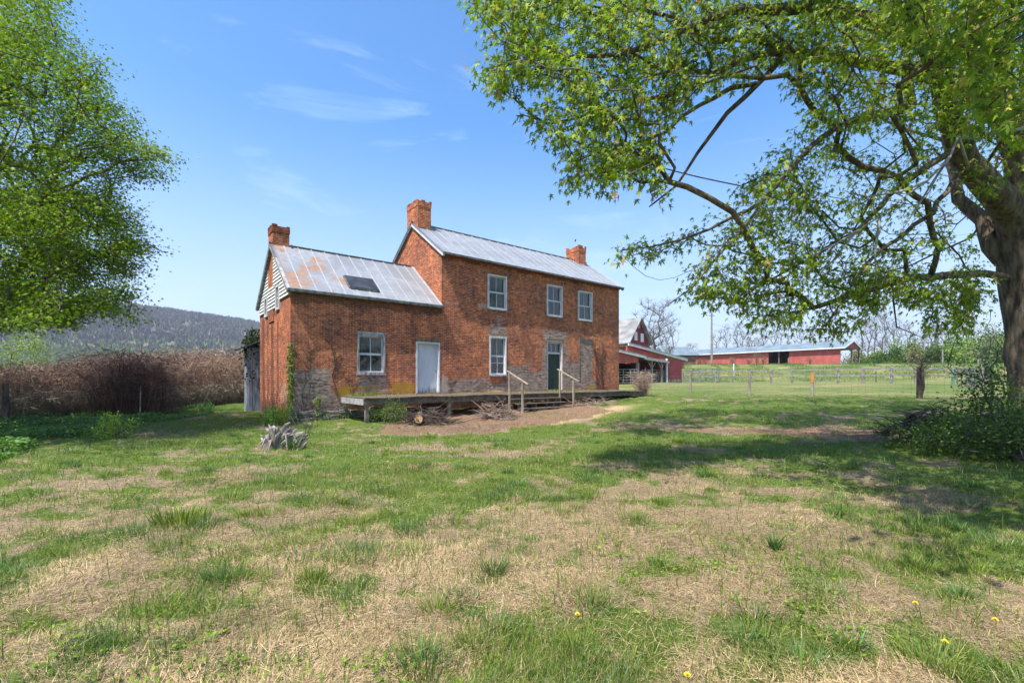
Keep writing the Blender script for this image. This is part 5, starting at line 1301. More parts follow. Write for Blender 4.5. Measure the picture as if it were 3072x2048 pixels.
# bare dry twiggy shrub by the right corner of the house
xx, yy = loc2w(12.35, -2.0)
canes('dry_shrub', 'pale bare twiggy shrub at the right hand corner of the house', 260, lambda n, g: (xx + g.normal(0, .16, n), yy + g.normal(0, .16, n), 1 + 0 * g.random(n)), lambda x, y, g: g.uniform(.6, 1.5, len(x)), ccol((.25, .17, .13), (.50, .38, .30)), 44, rad=.007, arch=.7, kind=None, cat='bush')
# weeds and nettles along the bramble edge
def rimweeds():
    g = np.random.default_rng(51); n = 26000; u = g.uniform(-200, 640, n); fr = np.interp(u, [-500, 0, 250, 450, 560, 775], [14, 16, 19, 20.6, 23, 26]); lim = np.interp(u, [-200, 0, 100, 260, 400, 640], [7.5, 8.5, 10.5, 13, 15.5, 20])
    Z = lim + (fr + .8 - lim) * g.random(n); x = wp(u, Z); k = n3.fbm(x * .9, Z * .9, 3) > .46; x, Z = x[k], Z[k]; n = len(x)
    hh = .1 + .5 * np.clip(n2.fbm(x * .8, Z * .8, 3) - .35, 0, 1); z = ground_z(x, Z) + g.uniform(0, 1, n) * hh
    V, Fc, C = leaves(np.stack([x, Z, z], 1), g.normal(0, 1, (n, 3)) * np.array([1, 1, .4]), g.normal(0, .5, (n, 3)) + np.array([0, 0, 1]), g.uniform(.05, .12, n), OVAL, flatcol((.045, .11, .022), (.12, .23, .05))(n, g, np.arange(n)))
    setp(npmesh('nettles', V, Fc, 3, M['leaf'], cols=C), 'deep green nettles and ground cover in the shade before the brambles', 'weeds', kind='stuff')
rimweeds()
shp = (wp(25, 17), 16.9)
o = MB().tube([(0, 0, -.3), (.02, 0, .7), (.0, 0, 1.45)], [.10, .10, .09], 8).build('old_fence_post', M['bark'], None); o.location = (shp[0], shp[1], float(ground_z(*shp))); setp(o, 'dark leaning old wooden fence post before the brambles at far left', 'fence post')
g5 = np.random.default_rng(52); n_ = 5200; x_, Z_, _s = bsamp(n_, g5); kk = n1.fbm(x_ * .5, Z_ * .5, 3) > .47; x_, Z_ = x_[kk], Z_[kk]; n_ = len(x_)
V_, F_, C_ = leaves(np.stack([x_, Z_ - .8 * g5.random(n_), ground_z(x_, Z_) + g5.uniform(.1, 2.4, n_)], 1), g5.normal(0, 1, (n_, 3)), g5.normal(0, 1, (n_, 3)), g5.uniform(.05, .11, n_), OVAL, flatcol((.10, .13, .03), (.22, .27, .07))(n_, g5, np.arange(n_)))
setp(npmesh('bramble_leaves', V_, F_, 3, M['leaf'], cols=C_), 'first small green leaves opening among the brambles', 'leaves', kind='stuff')
# far roof beyond the brambles
lb = thing('far_shed', 'low dark shed with a sloping roof just showing above the brambles', 'shed', (wp(230, 45), 45, 0))
MB().box(-4.2, 3.0, 0, 5, 0, 2.7).build('wall', M['redwall2'], lb)
MB().beam((-4.6, 2.5, 2.75), (3.3, 2.5, 3.45), 6, .12).build('roof', M['gutter'], lb)
# broken pale stalks
for i, (u, Z, u2, hh) in enumerate(((420, 19.5, 405, 1.3), (600, 22, 628, 1.4))):
    x, y = wp(u, Z), Z; o = MB().tube([(0, 0, 0), (wp(u2, Z) - x, .3, hh)], [.03, .015], 6).build('broken_branch', M['railwood'], None); o.location = (x, y, float(ground_z(x, y)))
    setp(o, ('pale broken stick leaning against the dark bramble bush', 'pale broken stick leaning in the thicket near the house')[i], 'branch')

# --- stump, logs, brush
def stump():
    g = random.Random(9); x, y = wp(838, 10.6), 10.6
    T = thing('tree_stump', 'weathered grey splintered tree stump in the lawn before the wing', 'stump', (x, y, float(ground_z(x, y)))); m = MB()
    for i in range(46):
        a = g.uniform(0, 6.28); r = g.uniform(.0, .27); cx, cy = r * math.cos(a) - .06, r * math.sin(a) * .8
        h = g.uniform(.22, .50) * (1.1 - r); ln = g.uniform(.04, .20)
        w = g.uniform(.022, .05); m.tube([(cx * .75, cy * .75, -.05), (cx, cy, h * .5), (cx + ln * math.cos(a) + .05, cy + ln * math.sin(a) * .5, h), (cx + ln * 1.5 * math.cos(a) + .07, cy + ln * .6 * math.sin(a), h * 1.1)], [w * 1.4, w * 1.1, w, w * .35], 5)
    for i in range(18):
        a = g.uniform(0, 6.28); m.tube([(.20 * math.cos(a), .18 * math.sin(a), g.uniform(.05, .3)), (.36 * math.cos(a), .3 * math.sin(a), g.uniform(.05, .35)), (.46 * math.cos(a), .4 * math.sin(a), g.uniform(-.05, .1))], [.04, .03, .012], 5)
    m.build('root_wood', simple('silver_stump_wood', (.13, .10, .085), (.42, .38, .34), 7, .9, (1, 1, .4), bstr=.6, bdist=.02), T, smooth=False)
    # second smaller spray of wood to its right
    m = MB()
    for i in range(16):
        a = g.uniform(-.3, 1.2); cx = .38 + g.uniform(-.08, .2); cy = g.uniform(-.1, .1); l = g.uniform(.15, .34)
        m.tube([(cx, cy, .02), (cx + l * .4 * math.cos(a), cy, l * .6), (cx + l * .8 * math.cos(a), cy, l * .95)], [.03, .025, .01], 5)
    m.build('splinter', bpy.data.materials['silver_stump_wood'], T)
    # daffodil-like strap leaves
    def straps(name, label, x, y, n, r, h, seed, kc='bluegreen'):
        gg = np.random.default_rng(seed); an = gg.uniform(0, 6.28, n); rr = r * gg.random(n) ** .6; bx = x + np.cos(an) * rr; by = y + np.sin(an) * rr
        V, Fc, C = strips(np.stack([bx, by, ground_z(bx, by)], 1), np.stack([np.cos(an), np.sin(an)], 1), gg.uniform(.75, .99, n), gg.uniform(.5, 1, n) * h, gg.uniform(.008, .015, n), gg.uniform(.05, .5, n), gcol(n, kc), seg=4)
        setp(npmesh(name, V, Fc, 3, M['grass'], cols=C), label, 'plant')
    straps('strap_leaf_clump', 'clump of blue green strap leaves growing at the right of the stump', x + .36, y - .12, 170, .20, .42, 1)
    straps('grass_tuft', 'tall dark upright grass tuft alone in the straw right of centre', wp(2325, 4.3), 4.3, 60, .04, .22, 2)
    straps('grass_tuft', 'long grass clump in the dry lawn left of centre', wp(545, 5.2), 5.2, 260, .28, .22, 3, 'green')
    # bare sapling behind the stump
    tm = MB(); gx = random.Random(3)
    for k in range(7):
        a = gx.uniform(-.5, .5); pts = [(0.35, .5, 0)]; 
        for q in range(6): pts.append((pts[-1][0] + math.sin(a) * .18 + gx.uniform(-.03, .03), pts[-1][1], pts[-1][2] + .17))
        tm.tube(pts, list(np.linspace(.010, .003, 7)), 4)
    o = tm.build('bare_sapling', M['bark_far'], None); o.location = T.location; setp(o, 'thin bare grey sapling stems just behind the grey stump', 'sapling')
stump()
def sticks(name, label, cat, x, y, rx, ry, h, n, rad, ln, seed, mat, mound=True):
    g = random.Random(seed); m = MB(); gz = float(ground_z(x, y))
    for i in range(n):
        a = g.uniform(0, 6.28); r = g.random() ** .6; px, py = r * rx * math.cos(a), r * ry * math.sin(a); pz = g.uniform(.0, 1) * h * (1 - r * .8)
        d = g.uniform(0, 6.28); l = g.uniform(.4, 1) * ln; e = g.uniform(-.25, .6)
        p = [(px, py, pz)]
        for q in range(3): p.append((p[-1][0] + math.cos(d) * l / 3, p[-1][1] + math.sin(d) * l / 3, max(.01, p[-1][2] + e * l / 3))); d += g.uniform(-.4, .4); e += g.uniform(-.5, .3)
        w = rad * g.uniform(.4, 1.2); m.tube(p, [w, w * .9, w * .7, w * .4], 4)
    o = m.build(name, mat, None); o.location = (x, y, gz); return setp(o, label, cat)
M['twig'] = simple('dry_twig', (.14, .095, .07), (.36, .27, .21), 6, .9, bstr=0)
M['twigdark'] = simple('dark_twig', (.045, .032, .026), (.14, .10, .08), 6, .9, bstr=0)
bx0, by0 = wp(1290, 16.0), 16.0
sticks('brush_heap', 'heap of cut brown branches piled against the deck near the white door', 'brush pile', bx0, by0, .9, .4, .55, 240, .016, .9, 61, M['twigdark'])
sticks('brush_heap', 'pale root and vine tangle piled left of the porch steps', 'brush pile', wp(1490, 17.6), 17.6, .7, .4, .7, 200, .017, .8, 62, M['twig'])
sticks('fallen_sticks', 'long thin dry sticks leaning on the deck edge right of the steps', 'sticks', wp(1775, 21.5), 21.5, 1.3, .25, .35, 90, .012, .8, 63, M['twig'])
sticks('brush_heap', 'dark heap of pruned branches beside the maple at the right', 'brush pile', wp(2790, 11.2), 11.2, 1.0, .6, .85, 620, .016, .6, 64, M['twigdark'])
sticks('fallen_twigs', 'scattered broken twigs on the mulch in front of the deck', 'sticks', wp(1330, 14.8), 14.8, 2.6, 1.0, .03, 190, .008, .5, 65, M['twig'])
sticks('fallen_twigs', 'dry twigs strewn on the lawn below the lime green bush', 'sticks', wp(430, 13), 13.0, 1.1, .7, .08, 120, .007, .5, 66, M['twig'])
sticks('root_clump', 'dense dark root clump standing on top of the right hand brush heap', 'brush pile', wp(2835, 11.9), 11.9, .28, .25, 1.0, 260, .013, .35, 67, M['twigdark'])
def log(name, label, x, y, z, r, l, az, tilt, seed=0):
    T = thing(name, label, 'log', (x, y, float(ground_z(x, y)) + z), az); d = Vector((math.sin(tilt) * 0, math.cos(tilt), math.sin(tilt)))
    g = random.Random(seed); m = MB(); m.tube([Vector((0, 0, 0)), d * l * .5, d * l], [r, r * .96, r * .9], 10, cap=False); m.build('bark', M['bark'], T, smooth=True)
    e = MB(); n = 14; c = Vector((0, 0, 0)); pts = [c + Vector((math.cos(2 * math.pi * i / n) * r * g.uniform(.92, 1.1), -.004, math.sin(2 * math.pi * i / n) * r * g.uniform(.92, 1.1))) for i in range(n)]
    e.face(pts[::1]); bk = [p + Vector((0, .03, 0)) for p in pts]; e.face(bk[::-1]); [e.face([pts[i], bk[i], bk[(i + 1) % n], pts[(i + 1) % n]]) for i in range(n)]
    e.build('cut_end', M['cutwood'], T)
M['cutwood'] = simple('fresh_cut_wood', (.42, .23, .10), (.72, .48, .27), 9, .8, bstr=.1)
log('cut_log', 'thick log with an orange freshly cut end beside the deck', wp(1256, 15.5), 15.5, .22, .135, .9, .15, .1, 1)
for k, (u, Z, z) in enumerate(((2688, 11.0, .10), (2700, 11.1, .26), (2672, 11.15, .03))):
    log('cut_log', ('thin orange log end at the middle of the brush heap at right', 'uppermost thin orange log end in the brush heap at right', 'lowest thin log lying at the tip of the right brush heap')[k], wp(u, Z), Z, z + .05, .055, 1.1, -.9, .18, k)
m = MB(); x, y = loc2w(-.2, DD - 1.4)
o = MB().beam((0, 0, .03), (2.6, 1.3, .05), .06, .05).build('loose_pole', M['railwood'], None); o.location = (wp(1500, 17), 17.0, float(ground_z(wp(1500, 17), 17))); setp(o, 'short pale pole lying on the mulch left of the porch steps', 'pole')

# dandelions
def dandelion(u, v, label):
    Z = EYE * F / (v - HZ)
    for _ in range(5): Z = (EYE - float(ground_z(wp(u, Z), Z)) - .07) * F / (v - HZ)
    x = wp(u, Z); T = thing('dandelion', label, 'flower', (x, Z, float(ground_z(x, Z)))); s = .8 + max(0, Z - 5) * .08
    MB().tube([(0, 0, 0), (.004, 0, .04), (0, -.004, .075)], .0022, 5).build('stalk', M['stalk'], T)
    m = MB(); 
    for ring, (r, z) in enumerate(((.020, .074), (.015, .080), (.009, .085))):
        for k in range(14):
            a = 2 * math.pi * k / 14 + ring * .2; w = .2
            m.face([(0, 0, z - .006), (s * r * math.cos(a - w), s * r * math.sin(a - w), z), (s * r * 1.1 * math.cos(a), s * r * 1.1 * math.sin(a), z + .002), (s * r * math.cos(a + w), s * r * math.sin(a + w), z)])
    m.build('flower_head', M['dandy'], T)
M['stalk'] = simple('green_stalk', (.08, .15, .03), (.14, .22, .05), 5, .6, bstr=0); M['dandy'] = simple('dandelion_yellow', (.72, .52, .02), (.85, .66, .04), 20, .6, bstr=0)
for u, v, l in ((1732, 1843, 'yellow dandelion in the green tuft at the bottom centre'), (2746, 1809, 'yellow dandelion left of the right hand edge'), (2986, 1859, 'yellow dandelion nearest the right edge of the lawn'), (2062, 2025, 'yellow dandelion at the bottom edge of the lawn'), (1353, 1355, 'distant yellow dandelion in front of the mulch'), (2835, 1925, 'small yellow dandelion low at the right in the straw')):
    dandelion(u, v, l)
# tree limb debris on roof chimney: a bird
def bird():
    t, z = LM - 1.35, 10.55; x, y = loc2w(t, 2.45); m = MB()
    m.tube([(-.14, 0, .05), (-.06, 0, .09), (0, 0, .12), (.05, 0, .17), (.085, 0, .20), (.115, 0, .195)], [.012, .038, .052, .04, .030, .004], 8)
    m.tube([(0, .015, .09), (0, .015, .0)], .005, 4).tube([(0, -.015, .09), (0, -.015, 0)], .005, 4)
    o = m.build('bird', M['dark'], None, smooth=True); o.location = (x, y, z - .05); o.rotation_euler = (0, 0, 1.2); setp(o, 'small dark bird perched on the right hand chimney', 'bird')
bird()

# ------------------------------------------------------------------ fences
def gz(x, y): return float(ground_z(x, y))
def wirefence():
    spots = [(1921.6, 35.0), (2071, 31.8), (2248, 29.0), (2437, 26.6), (2758, 23.0), (3120, 20.2)]
    f = thing('wire_fence', 'woven wire fence on wooden posts crossing the yard behind the maple', 'fence', (0, 0, 0))
    pos = [(wp(u, Z), Z) for u, Z in spots]; tops = []
    for i, (x, y) in enumerate(pos):
        z = gz(x, y); h = 1.36 if i != 4 else 1.62; r = (.075, .075, .08, .085, .12, .09)[i]
        if i == 3:
            o = MB().tube([(x, y, z - .2), (x, y, z + .82)], r, 10).build('post', M['postwood'], f)
            MB().tube([(x, y, z + .80), (x, y, z + h)], r * 1.12, 10).build('painted_band', M['orange'], o)
        else:
            o = MB().tube([(x, y, z - .2), (x + .02, y, z + h)], [r * 1.05, r], 10).build('post', M['postwood'] if i != 4 else M['bark'], f)
    w = MB(); R_ = .005
    for i in range(len(pos) - 1):
        a, b = pos[i], pos[i + 1]; n = 14; L_ = math.dist(a, b)
        line = [(a[0] + (b[0] - a[0]) * k / n, a[1] + (b[1] - a[1]) * k / n) for k in range(n + 1)]
        for h in (.12, .3, .48, .68, .9, 1.15): w.tube([(x, y, gz(x, y) + h) for x, y in line], R_, 3, cap=False)
        nv = int(L_ / .3)
        for k in range(nv): x = a[0] + (b[0] - a[0]) * k / nv; y = a[1] + (b[1] - a[1]) * k / nv; z = gz(x, y); w.tube([(x, y, z + .12), (x, y, z + 1.15)], R_, 3, cap=False)
    w.build('wire_mesh', M['iron'], f)
    return pos
wpos = wirefence()
# twiggy vine on the dark post
x, y = wpos[4]
g_ = random.Random(8); m = MB(); T = thing('bare_vine', 'bare twiggy vine sprouting from the dark post of the wire fence', 'vine', (x, y - .1, gz(x, y)))
m.tube([(0, 0, .1), (.05, -.1, .6), (-.04, -.12, 1.2), (0, -.05, 1.75)], [.05, .05, .07, .05], 6)
for k in range(95):
    a = g_.uniform(0, 6.28); z = g_.uniform(.9, 1.75); e = g_.uniform(.1, 1.0); p = [(0, -.05, z)]; l = g_.uniform(.25, .85)
    for q in range(4): p.append((p[-1][0] + math.cos(a) * l / 4, p[-1][1] + math.sin(a) * l / 4, p[-1][2] + e * l / 4)); a += g_.uniform(-.3, .3); e += g_.uniform(-.1, .35)
    m.tube(p, [.009, .008, .006, .005, .003], 3)
m.build('stem', M['twigdark'], T)
def railfence():
    us = [2049.5, 2098.5, 2147.5, 2198, 2253.6, 2313.5, 2376, 2443.5, 2515, 2589, 2675, 2747, 2859, 2945]
    f = thing('rail_fence', 'long grey two rail timber fence across the pasture before the red shed', 'fence', (0, 0, 0)); A, B = np.array([21., 56.]), np.array([36., 34.]); pos = []
    for u in us:
        k = (u - 1536) / F; d = B - A; s = (k * A[1] - A[0]) / (d[0] - k * d[1]); p = A + d * s; pos.append(p)
    for i, p in enumerate(pos):
        z = gz(*p); r = .085; h = 1.45
        MB().box(p[0] - r, p[0] + r, p[1] - r, p[1] + r, z - .2, z + h).build('post', M['stalkgrey'] if i != 12 else M['greenpost'], f, bevel=.02)
    for a, b in zip(pos[:-1], pos[1:]):
        for h in (1.28, .72):
            MB().beam((a[0], a[1] - .13, gz(*a) + h), (b[0], b[1] - .13, gz(*b) + h), .05, .12).build('rail', M['stalkgrey'], f)
    w = MB()
    for a, b in zip(pos[:-1], pos[1:]):
        for h in (.2, .45, 1.0): w.tube([(a[0], a[1] - .1, gz(*a) + h), (b[0], b[1] - .1, gz(*b) + h)], .006, 3, cap=False)
    w.build('wire', M['iron'], f)
M['stalkgrey'] = simple('silver_grey_timber', (.16, .145, .13), (.31, .285, .25), 4, .85, bstr=.2); M['greenpost'] = simple('green_post', (.12, .22, .14), (.18, .30, .19), 4, .7, bstr=0)
railfence()
# farther fence and loose posts
def post(u, v, Z, h, label, mat='postwood', r=.08, name='fence_post'):
    x = wp(u, Z); o = MB().tube([(0, 0, -.2), (0, 0, h)], [r, r * .9], 8).build(name, M[mat], None); o.location = (x, Z, gz(x, Z)); setp(o, label, 'post'); return o
post(1923, 0, 31, 1.5, 'thin wooden post standing at the right end of the deck', r=.06)
post(2201, 0, 66, 2.0, 'white painted marker post behind the rail fence', 'whitetrim', .09)
post(2828, 0, 70, 2.2, 'pale post left of the pair standing before the green hedge', 'stalkgrey', .12); post(2935, 0, 68, 2.3, 'pale post right of the pair standing before the green hedge', 'stalkgrey', .12)
post(2628, 0, 60, 1.5, 'short dark post in the pasture behind the rail fence', 'twigdark', .07)
post(2461, 0, 62, 2.0, 'thin rusty post on the bank below the open end of the red shed', 'twig', .06)
post(2365, 0, 84, 1.6, 'stub post by the gap in the long red shed', 'postwood', .09)
def gate(name, label, cat, a, b, h, nb, bars=5, r=.022, mat='iron', z0=.15):
    T = thing(name, label, cat, (a[0], a[1], gz(*a))); d = (b[0] - a[0], b[1] - a[1]); dz = gz(*b) - gz(*a); m = MB()
    for k in range(bars): z = z0 + (h - z0) * k / (bars - 1); m.tube([(0, 0, z), (d[0], d[1], z + dz)], r, 5)
    m.build('bar', M[mat], T); 
    for k in range(nb + 1): s = k / nb; MB().tube([(d[0] * s, d[1] * s, z0 + dz * s - .02), (d[0] * s, d[1] * s, h + dz * s + .02)], r * 1.2, 5).build('upright', M[mat], T)
    return T
gate('farm_gate', 'galvanised tube gate closing the open bay of the red barn', 'gate', (wp(1848, 43.5), 43.5), (wp(1913, 44.5), 44.5), 1.4, 3, 6, .03)
gate('farm_gate', 'galvanised tube gate across the darker right bay of the barn', 'gate', (wp(1925, 46), 46), (wp(2012, 49), 49), 1.35, 4, 6, .03)
gate('livestock_panel', 'steel livestock panel beside the barn corner at the pasture fence', 'gate', (wp(2058, 54), 54), (wp(2118, 58), 58), 1.7, 3, 6, .04)
gate('livestock_panel', 'steel livestock panel leaning in front of the grassy bank', 'gate', (wp(2118, 60), 60), (wp(2158, 62), 62), 1.8, 2, 5, .05)
gate('cattle_corral', 'dark steel corral panel behind the green fence post', 'gate', (wp(2872, 34), 34), (wp(2925, 34), 34), 1.3, 4, 5, .03, 'gutter')
o = gate('cattle_corral', 'dark steel feeder panel at the right end of the rail fence', 'gate', (wp(2900, 31), 31), (wp(2938, 30), 30), 1.15, 5, 4, .03, 'gutter')

def bank():
    g = np.random.default_rng(77); n = 60000; u = g.uniform(1990, 3120, n); Z = g.uniform(62, 82, n); x = wp(u, Z); k = n2.fbm(x * .3, Z * .3, 3) > .44; x, Z = x[k], Z[k]; n = len(x)
    an = g.uniform(0, 6.28, n); V, Fc, C = strips(np.stack([x, Z, ground_z(x, Z)], 1), np.stack([np.cos(an), np.sin(an)], 1), g.uniform(.6, .95, n), g.uniform(.15, .42, n), g.uniform(.02, .05, n), g.uniform(0, .5, n), gcol(n, 'bluegreen'))
    setp(npmesh('bank_grass', V, Fc, 3, M['grass'], cols=C), 'long rough grass on the bank below the red shed', 'grass', kind='stuff')
bank()
# utility pole
x, y = wp(2135, 77), 77.0; T = thing('utility_pole', 'tall grey wooden utility pole in front of the long red shed', 'pole', (x, y, gz(x, y)))
MB().tube([(0, 0, -.5), (0, 0, 9.2)], [.19, .13], 8).build('pole', M['stalkgrey'], T); MB().box(-.5, .5, -.06, .06, 8.3, 8.42).build('crossarm', M['postwood'], T)
w = MB().tube([(.1, 0, 7.0), (10, 8, 6.2), (22, 20, 7.2)], .015, 3); w.build('wire', M['dark'], T)

# ------------------------------------------------------------------ red barn (near) and long red shed (far)
def onplane(u, v, P0, th):
    """pixel -> (s along, world z) on vertical plane through P0 with heading th"""
    k = (u - 1536) / F; c, s_ = math.cos(th), math.sin(th); s = (k * P0[1] - P0[0]) / (c - k * s_); Z = P0[1] + s * s_; return s, EYE + (HZ - v) / F * Z
def barn():
    tb = .62; Pn = (wp(1915, 45), 45.0); B = thing('red_barn', 'red barn with steep metal gable roof and open lean-to bays behind the house', 'barn', (Pn[0], Pn[1], 0), tb)
    base = gz(*Pn) - .15
    # lower lean-to front in plane y=0 local
    q = lambda u, v: onplane(u, v, Pn, tb)
    s0, z0a = q(1840, 1054); s1, z1a = q(1927, 1074); s0b, z0b = q(1840, 1090); s1b, z1b = q(1915, 1088)
    def prism(poly, y0, y1, name, mat, parent=B):
        m = MB(); f = [(s, y0, z) for s, z in poly]; b = [(s, y1, z) for s, z in poly]; m.face(f); m.face(b[::-1]); n = len(poly)
        for i in range(n): m.face([f[i], b[i], b[(i + 1) % n], f[(i + 1) % n]])
        return m.build(name, mat, parent)
    sl = (z1a - z0a) / (s1 - s0); sL = s0 - 4
    prism([(sL, z0b), (s1b, z1b), (s1b, z1a + .02 - (s1 - s1b) * sl), (sL, z0a - 4 * sl)], 0, .12, 'lean_to_wall', M['redwall'])
    prism([(sL, z0a - 4 * sl + .02), (s1 + .25, z1a - .02), (s1 + .25, z1a + .2), (sL, z0a - 4 * sl + .24)], -.3, -.18, 'fascia', M['whitetrim'])
    prism([(sL, z0a - 4 * sl + .20), (s1 + .3, z1a + .16), (s1 + .3, z1a + .24), (sL, z0a - 4 * sl + .28)], -.32, 7.5, 'lean_to_roof', M['barnroof'])
    MB().box(s1b - .12, s1b + .12, -.02, .22, base - .3, z1b).build('post', M['postwood'], B)
    # low awning running on to the right
    s2, z2 = q(2011, 1086); s2 = s2 * .97
    prism([(s1 + .3, z1a + .10), (s2, z2 + .05), (s2, z2 + .12), (s1 + .3, z1a + .18)], .05, 5.2, 'awning_roof', M['barnroof'])
    prism([(s1 + .3, z1a - .12), (s2, z2 - .12), (s2, z2 + .049), (s1 + .3, z1a + .09)], .0, .1, 'awning_fascia', M['paint_grey'])
    for f_ in (.42, .78): s = s1 + (s2 - s1) * f_; MB().box(s - .09, s + .09, .2, .4, base - .3, z1a - .2).beam((s - .6, .3, z1a - .25), (s, .3, z1a - 1.0), .08, .08).beam((s + .6, .3, z2 - .1), (s, .3, z1a - 1.0), .08, .08).build('post', M['postwood'], B)
    # dark interior back wall
    prism([(sL, base - .4), (s2 + .2, base - .4), (s2 + .2, z2 - .05), (sL, z1a)], 5.2, 5.3, 'back_wall', M['dark'])
    # right hand solid bay, stepping forward
    s3, z3 = q(2055, 1086)
    zt2, zt3 = q(2010, 1075)[1], q(2055, 1083)[1]
    prism([(s2, base + .55), (s3, base + .55), (s3, zt3), (s2, zt2)], .4, 6, 'end_bay_wall', M['redwall2']); prism([(s2, base - .4), (s3, base - .4), (s3, base + .549), (s2, base + .549)], .35, 6, 'stone_base', M['stone'])  # the bay's shade is put in by the darker red
    MB().box(s2 - .08, s2 + .08, .25, .39, base, zt2).build('corner_board', M['whitetrim'], B)
    # middle tier: red wall with sloping white trim at y=3
    Y3 = 5.2; P3 = (Pn[0] - Y3 * math.sin(tb), Pn[1] + Y3 * math.cos(tb)); q3 = lambda u, v: onplane(u, v, P3, tb)
    a, za = q3(1883.5, 1036); b, zb = q3(2058, 1083); l, _ = q3(1883.5, 1100); sB = (zb - za) / (b - a)
    prism([(a, za - 4.2), (b - .3, zb - .9), (b - .3, zb - .05), (a, za - .05)], Y3 + .11, Y3 + .3, 'upper_lean_wall', M['redwall'])
    prism([(a - .1, za), (b, zb), (b, zb + .28), (a - .1, za + .28)], Y3 - .25, Y3 - .1, 'white_fascia', M['whitetrim'])
    prism([(a - .1, za + .22), (b + .1, zb + .22), (b + .1, zb + .32), (a - .1, za + .32)], Y3 - .3, Y3 + 12, 'upper_lean_roof', M['barnroof'])
    # main gable body
    Y4 = 6.2; P4 = (Pn[0] - Y4 * math.sin(tb), Pn[1] + Y4 * math.cos(tb)); q4 = lambda u, v: onplane(u, v, P4, tb)
    g0, e0 = q4(1887, 1012); g1, e1 = q4(1944, 1025); gp, pk = q4(1917, 957); e = (e0 + e1) / 2
    prism([(g0, base), (g1, base), (g1, e), ((g0 + g1) / 2, pk), (g0, e)], Y4, Y4 + 16, 'barn_body', M['redwall2'])
    mid = (g0 + g1) / 2; k = (pk - e) / (mid - g0)
    prism([(g0 - .45, e - .45 * k + .05), (mid, pk + .05), (mid, pk + .2), (g0 - .45, e - .45 * k + .2)], Y4 - .5, Y4 + 16.4, 'roof', M['barnroof'])
    prism([(mid, pk + .05), (g1 + .45, e - .45 * k + .05), (g1 + .45, e - .45 * k + .2), (mid, pk + .2)], Y4 - .5, Y4 + 16.4, 'roof', M['barnroof'])
    prism([(g0 - .5, e - .5 * k - .16), (g0 - .38, e - .5 * k - .16), (g0 - .38, e - .38 * k + .04), (g0 - .5, e - .5 * k + .04)], Y4 - .5, Y4 + 16.4, 'eave_trim', M['whitetrim'])
    # sheet of brighter red paints the sunlit side wall; then gable windows
    MB().box(g0 - .04, g0 - .005, Y4 + .1, Y4 + 16, base, e).build('sunlit_siding', M['redwall'], B)
    for (u, v) in ((1907, 1008), (1926, 1013)):
        s, z = q4(u, v); MB().box(s - .26, s + .26, Y4 - .05, Y4 - .004, z - .5, z + .5).build('window', M['whitetrim'], B)
    s, z = q4(1916, 972); MB().box(s - .2, s + .2, Y4 - .05, Y4 - .004, z - .5, z + .5).build('vent', M['barnroof'], B)
barn()
